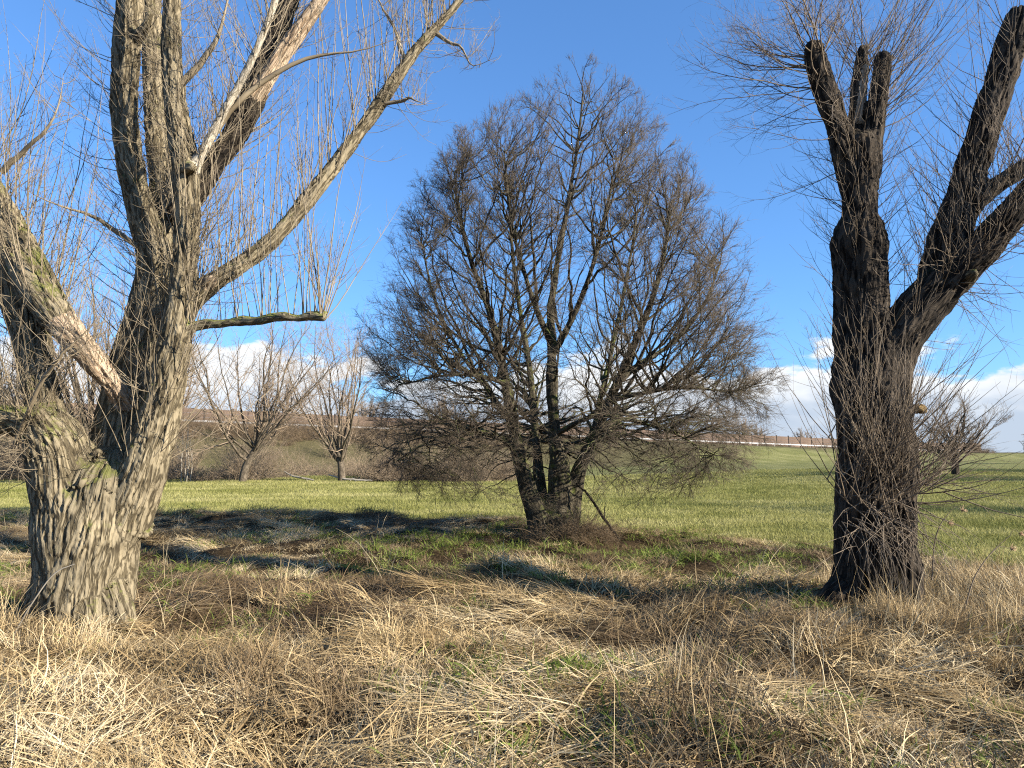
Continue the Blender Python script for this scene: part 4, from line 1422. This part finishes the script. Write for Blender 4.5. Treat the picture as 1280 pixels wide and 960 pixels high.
def grasses():
    rg = np.random.default_rng(77)
    #         lo    hi   lean sd droop hsd lift
    STAND = (0.08, 0.32, 24, 18, 50, 2.5, 0.0)
    ARCH = (0.10, 0.38, 54, 20, 60, 0.9, 0.03)
    MAT = (0.10, 0.42, 78, 12, 24, 0.75, 0.10)
    LITTER = (0.10, 0.35, 82, 9, 14, 2.5, 0.05)
    pr = ([patch(rg, 600, 0.62, STAND, 0.0064, seed=i, gap=0.48, tone=(0.25, 1.0)) for i in range(3)]
          + [patch(rg, 600, 0.66, ARCH, 0.0075, seed=3 + i, gap=0.46, tone=(0.1, 1.0)) for i in range(4)]
          + [patch(rg, 720, 0.68, MAT, 0.0080, seed=7 + i, gap=0.45) for i in range(5)]
          + [patch(rg, 700, 0.66, LITTER, 0.0075, seed=12 + i, gap=0.36) for i in range(3)])
    x, y = grid_points(3.3, 24.0, 0.36, 0.62, rg)
    rm = rough_mask(x, y)
    # trodden, greener ground in front of the big tree
    mid = np.exp(-((y - 12.4) / 2.7) ** 2) * sstep(-6.0, -3.5, x) * sstep(6.0, 3.5, x)
    hollow = n2d(x, y, 0.55, 55, 3)
    keep = in_view(x, y) & (rg.random(len(x)) < rm * (1 - 0.15 * mid)) 
    for tx, ty, tr in ((-4.15, 7.2, 0.35), (3.75, 7.75, 0.55), (0.85, 14.6, 0.5)):
        keep &= np.hypot(x - tx, y - ty) > tr
    x, y, mid = x[keep], y[keep], mid[keep]
    hol = hollow[keep] < 0.38
    n = len(x)
    kind = n2d(x, y, 0.42, 61, 3) + rg.normal(0, 0.06, n)
    idx = np.where(kind > 0.585, rg.integers(0, 3, n), np.where(kind > 0.50, rg.integers(3, 7, n), rg.integers(7, 12, n)))
    idx = np.where((rg.random(n) < 0.12 + 0.8 * mid) | hol, rg.integers(12, 15, n), idx)
    rz = n2d(x, y, 0.25, 63, 2) * 9 + rg.normal(0, 0.5, n)
    pts, rot = lay(x, y, rz, -0.01)
    sc = rg.uniform(0.75, 1.15, n) * np.interp(y, [3, 10, 20], [0.95, 0.9, 0.95])
    size = np.stack([sc, sc, sc * (1 - 0.45 * mid) * rg.uniform(0.55, 1.05, n) * np.interp(y, [6, 10, 14, 22], [0.95, 0.75, 0.6, 0.85])], -1)
    brown = (n2d(x, y, 0.6, 67, 3) + rg.normal(0, 0.07, n) - 0.06 * mid) < np.interp(y, [4, 9, 14, 20], [0.40, 0.42, 0.46, 0.45])
    brown = np.where(hol, rg.random(n) < 0.85, brown)
    a = ~brown
    scatter('dry_grass', pr, pts[a], rot[a], size[a], idx[a], M['straw'], 'matted pale straw-coloured dry grass covering the foreground', 'grass')
    scatter('dead_grass', pr, pts[brown], rot[brown], size[brown], idx[brown], M['brown_straw'], 'flattened brown dead grass between the paler straw', 'grass')
    # tall single straws --------------------------------------------------------
    tall = [blades(3, rg, 0.12, 0.5, 0.95, 0.0055, 28, 18, 50, 7, tone0=0.6) for _ in range(5)]
    x, y = jitter_points(420, 3.6, 18, rg)
    keep = in_view(x, y) & (rough_mask(x, y) > 0.6) & (n2d(x, y, 0.6, 71, 2) > 0.45)
    x, y = x[keep], y[keep]
    n = len(x)
    scatter('tall_straw', tall, np.stack([x, y, ground_z(x, y)], -1), np.stack([rg.normal(0, .15, n), rg.normal(0, .15, n), rg.uniform(0, 6.28, n)], -1), rg.uniform(0.5, 1.1, n), rg.integers(0, 5, n), M['straw'], 'thin tall pale straws standing above the matted grass', 'grass')
    # straw standing round the right-hand trunk ----------------------------------
    n = 90
    x, y = 5.2 + rg.normal(0, 0.9, n), 7.9 + rg.normal(0, 0.7, n)
    k = (np.hypot(x - 3.75, y - 7.9) > 0.75) & (y > 6.5)
    x, y = x[k], y[k]
    x = np.concatenate([x, 3.75 + rg.uniform(-0.4, 0.85, 5)])
    y = np.concatenate([y, 7.9 - 0.72 - 0.2 * rg.random(5)])
    x = np.concatenate([x, -4.15 + rg.uniform(-0.8, 0.8, 7)])
    y = np.concatenate([y, 6.4 - 0.2 * rg.random(7)])
    n = len(x)
    pts, rot = lay(x, y, rg.uniform(0, 6.28, n))
    sc = rg.uniform(0.6, 0.9, n)
    scatter('standing_straw', pr[:3], pts, rot, np.stack([sc, sc, sc * 1.5], -1), rg.integers(0, 3, n), M['straw'], 'upright pale straw around the feet of the two big willows', 'grass')
    # green shoots in the rough ----------------------------------------------------
    gp = [patch(rg, 150, 0.36, (0.04, 0.14, 42, 20, 50, 2.5, 0.0), 0.011, 4.0, 0.49, seed=20 + i, k=4) for i in range(4)]
    x, y = grid_points(3.6, 20, 0.38, 0.5, rg)
    mid = np.exp(-((y - 12.6) / 2.9) ** 2) * sstep(-6.5, -4, x) * sstep(6.5, 3.5, x)
    keep = in_view(x, y) & (rg.random(len(x)) < rough_mask(x, y) * (0.5 + 0.5 * mid)) & (n2d(x, y, 0.7, 73, 3) + 0.06 * mid > 0.465)
    x, y = x[keep], y[keep]
    n = len(x)
    pts, rot = lay(x, y, rg.uniform(0, 6.28, n), 0.02)
    scatter('green_grass', gp, pts, rot, rg.uniform(0.7, 1.4, n), rg.integers(0, 4, n), M['green_blade'], 'fresh green shoots coming up through the dead grass', 'grass')
    # mown meadow ------------------------------------------------------------------
    mp = [patch(rg, 1500, 0.95, (0.03, 0.10, 30, 20, 45, 2.5, 0.0), 0.011, 1.5, 0.25, seed=30 + i, k=3) for i in range(4)]
    x, y = grid_points(8.0, 56, 0.6, 1.9, rg)
    t, s = road_coords(x, y)
    keep = in_view(x, y) & (rg.random(len(x)) < 1 - rough_mask(x, y)) & (s > 24)
    x, y = x[keep], y[keep]
    n = len(x)
    pts, rot = lay(x, y, rg.uniform(0, 6.28, n))
    sc = rg.uniform(0.85, 1.2, n) * np.interp(y, [8, 20, 56], [0.7, 1.0, 1.9])
    scatter('meadow_grass', mp, pts, rot, np.stack([sc, sc, np.minimum(sc, 1.25)], -1), rg.integers(0, 4, n), M['meadow_blade'], 'short green grass of the mown meadow', 'grass')



grasses()


def bush_proto(rg, n, r, h, arch, thick):
    """A tangle of arching stems, as a small tuft shape."""
    o = np.stack([rg.normal(0, r * 0.35, n), rg.normal(0, r * 0.35, n), np.full(n, -0.05)], -1)
    az = rg.uniform(0, 6.28, n)
    d = np.stack([np.cos(az) * arch, np.sin(az) * arch, np.full(n, 1.0)], -1)
    P = grow(o, d, h * rg.uniform(0.6, 1.5, n), 7, 0.12, -0.16 * arch, rg)
    Rr = taper(np.full(n, thick), 7, thick * 0.3)
    V1, F1, _ = tubes(P, Rr, 3)
    o, d, rr, t, pi, _ = sprout(P, Rr, 4, 0.2, 1.0, 45, 15, rg)
    V2, F2, _ = tubes(grow(o, d, h * rg.uniform(0.15, 0.5, len(o)), 4, 0.15, 0.0, rg), taper(rr * 0.7, 4, thick * 0.25), 3)
    return np.concatenate([V1, V2]), np.concatenate([F1, F2 + len(V1)]), np.zeros(len(V1) + len(V2))


def scrub():
    rg = np.random.default_rng(123)
    pr = [bush_proto(rg, 40, 1.0, 1.1, 0.8, 0.012) for _ in range(3)] + [bush_proto(rg, 30, 0.6, 2.1, 0.4, 0.011) for _ in range(2)]
    # brambles on the slope below the rail
    n = 4600
    t, s = rg.uniform(-60, 150, n), rg.uniform(4.6, 18, n)
    p = LA + t[:, None] * LU + s[:, None] * LN
    x, y = p[:, 0], p[:, 1]
    k = (n2d(x, y, 0.15, 41, 2) * 7 + s < np.interp(t, [-60, 30, 60, 150], [19, 17, 10.5, 10.5]))
    x, y, s = x[k], y[k], s[k]
    n = len(x)
    scatter('bramble_scrub', pr, np.stack([x, y, ground_z(x, y)], -1), np.stack([np.zeros(n), np.zeros(n), rg.uniform(0, 6.28, n)], -1), rg.uniform(0.45, 1.0, n) * np.interp(s, [4, 7, 10], [0.35, 0.6, 1.0]), rg.integers(0, 5, n), M['scrub'], 'brown tangle of bare brambles along the top of the embankment', 'scrub')
    # thicket at the foot of the embankment, left
    n = 1500
    px = rg.uniform(-60, 640, n)
    d = 47.5 + rg.exponential(5.5, n) + (px < 240) * rg.uniform(0, 6, n)
    dens = 0.35 + 0.65 * np.exp(-((px - 370) / 60) ** 2) + 0.6 * (px < 210) + 0.5 * np.exp(-((px - 520) / 60) ** 2)
    k = rg.random(n) < dens * sstep(0.36, 0.6, n2d(px * 0.05, d, 0.45, 83, 2)) * 1.3
    px, d = px[k], d[k]
    x, y = (px - CX) / FPX * d, d
    n = len(x)
    scatter('thicket', pr, np.stack([x, y, ground_z(x, y)], -1), np.stack([np.zeros(n), np.zeros(n), rg.uniform(0, 6.28, n)], -1), 0.35 + 1.35 * rg.random(n) ** 1.7, rg.integers(0, 5, n), M['thicket'], 'low bare thicket along the far edge of the meadow below the willows', 'scrub')
    # brush heaped round the foot of the big tree
    hp = [bush_proto(rg, 26, 0.25, 0.45, 0.9, 0.004) for _ in range(3)]
    n = 46
    a = rg.uniform(-2.6, 0.5, n)
    rr = rg.uniform(0.35, 0.95, n)
    x, y = 0.98 + rr * np.cos(a) * 1.1, 14.55 + rr * np.sin(a) * 0.9
    x = np.concatenate([x, rg.normal(1.35, 0.25, 30)])
    y = np.concatenate([y, rg.normal(14.2, 0.2, 30)])
    n = len(x)
    scatter('brushwood', hp, np.stack([x, y, ground_z(x, y)], -1), np.stack([rg.normal(0, .4, n), rg.normal(0, .4, n), rg.uniform(0, 6.28, n)], -1), rg.uniform(0.6, 1.3, n), rg.integers(0, 3, n), M['scrub'], 'tangle of dead twigs heaped around the foot of the broad bare tree', 'brushwood')


scrub()


# ------------------------------------------------------------------ single small things
def rod(name, label, category, pts, mat, wob=0.01, sides=8, seed=0, m=16, group=None, branches=0):
    rg = np.random.default_rng(seed)
    q = catmull(np.array(pts, float), m)
    P, Rr = q[None, :, :3].copy(), q[None, :, 3]
    P[0, 1:] += np.cumsum(rg.normal(0, wob, (m - 1, 3)), 0) * 0.5
    s = Soup()
    s.add(P, Rr, sides)
    if branches:
        o, d, r, t, pi, _ = sprout(P, Rr, branches, 0.3, 0.95, 45, 12, rg)
        ln = rg.uniform(0.15, 0.4, branches) * np.linalg.norm(P[0, -1] - P[0, 0])
        s.add(grow(o, d, ln, 7, 0.1, 0.02, rg), taper(r * 0.6, 7, r.min() * 0.2), 5)
    o = obj(name, s.mesh(name), M[mat])
    o['label'] = label
    o['category'] = category
    if group:
        o['group'] = group
    return o


def small_things():
    def g(px, d, h, r):
        x = (px - CX) / FPX * d
        return (x, d, gz(x, d) + h, r)
    rod('fallen_log', 'pale bare log lying on the grass before the pollard willow', 'log', [g(357, 47, .62, .03), g(366, 46.7, .36, .05), g(380, 46.4, .2, .06), g(395, 46.2, .07, .05)], 'birch', 0.03, 8, 1, branches=2)
    rod('fallen_log', 'long pale log half hidden in brush by the smaller willow', 'log', [g(412, 47.2, .42, .03), g(430, 46.8, .2, .06), g(448, 46.6, .1, .07), g(468, 46.4, .06, .04)], 'birch', 0.03, 8, 2, branches=2)
    for i, (px, h, d) in enumerate(((229, 3.4, 46.5), (233, 3.9, 46.8), (237, 3.2, 46.3), (241, 2.7, 46.6))):
        rod('birch_sapling', 'slim whitish sapling in the little clump at the meadow edge', 'sapling', [g(px, d, -.05, .028), g(px + 1, d, h * .5, .02), g(px + 1.5 - i, d, h, .006)], 'birch', 0.04, 6, 20 + i, group='white saplings at the meadow edge', branches=7)
    rod('fallen_branch', 'dead branch propped against the foot of the broad bare tree', 'branch', [g(772, 14.1, .03, .022), g(755, 14.15, .35, .026), g(735, 14.25, .75, .024), g(720, 14.35, 1.05, .015)], 'dark_bark', 0.015, 7, 3, branches=2)
    rod('dead_stalk', 'pale bent dead stalk leaning on the fissured trunk', 'stalk', [g(28, 6.3, .0, .006), g(55, 6.2, .35, .006), g(80, 6.2, .58, .005), g(103, 6.2, .68, .003)], 'birch', 0.004, 5, 4)
    # tall herbs with dry seed heads right of the dark pollard
    def herb(label, pts, heads, seed):
        root = empty('dry_herb', pts[0][:3], label, 'plant')
        rg = np.random.default_rng(seed)
        q = catmull(np.array(pts), 14)
        s = Soup()
        s.add(q[None, :, :3], q[None, :, 3], 6)
        for hx, hz, i in heads:
            b = q[i]
            e = q[i, :3] + np.array([hx, rg.normal(0, .03), hz])
            mid = (b[:3] + e) / 2 + np.array([0, 0, 0.05])
            br = catmull(np.array([[*b[:3], b[3] * .8], [*mid, b[3] * .6], [*e, .0015]]), 7)
            s.add(br[None, :, :3], br[None, :, 3], 5)
            hs = Soup()
            n = 40
            o_ = np.repeat(e[None], n, 0)
            d_ = unit(np.array([np.sign(hx) * .9, 0, .1]) + rg.normal(0, .5, (n, 3)))
            hs.add(grow(o_, d_, rg.uniform(.02, .07, n), 3, .15, -.1, rg), taper(np.full(n, .003), 3, .0012), 3)
            obj('seed_head', hs.mesh('seed_head'), M['seed_head'], root)
        obj('stalk', s.mesh('stalk'), M['dark_twig'], root)
    herb('brown herb with drooping fluffy seed heads beside the dark pollard', [(*at(1165, 725, 7.6), .007), (*at(1168, 680, 7.6), .006), (*at(1176, 655, 7.6), .005), (*at(1185, 643, 7.6), .003)], [(0.14, 0.04, 13), (0.1, 0.03, 8)], 1)
    herb('leaning dry herb with sparse dark heads in the straw by the meadow', [(*at(1205, 765, 7.3), .007), (*at(1218, 722, 7.3), .006), (*at(1240, 690, 7.3), .004), (*at(1262, 670, 7.3), .0025)], [(0.1, 0.02, 13), (0.22, 0.06, 8)], 2)


small_things()
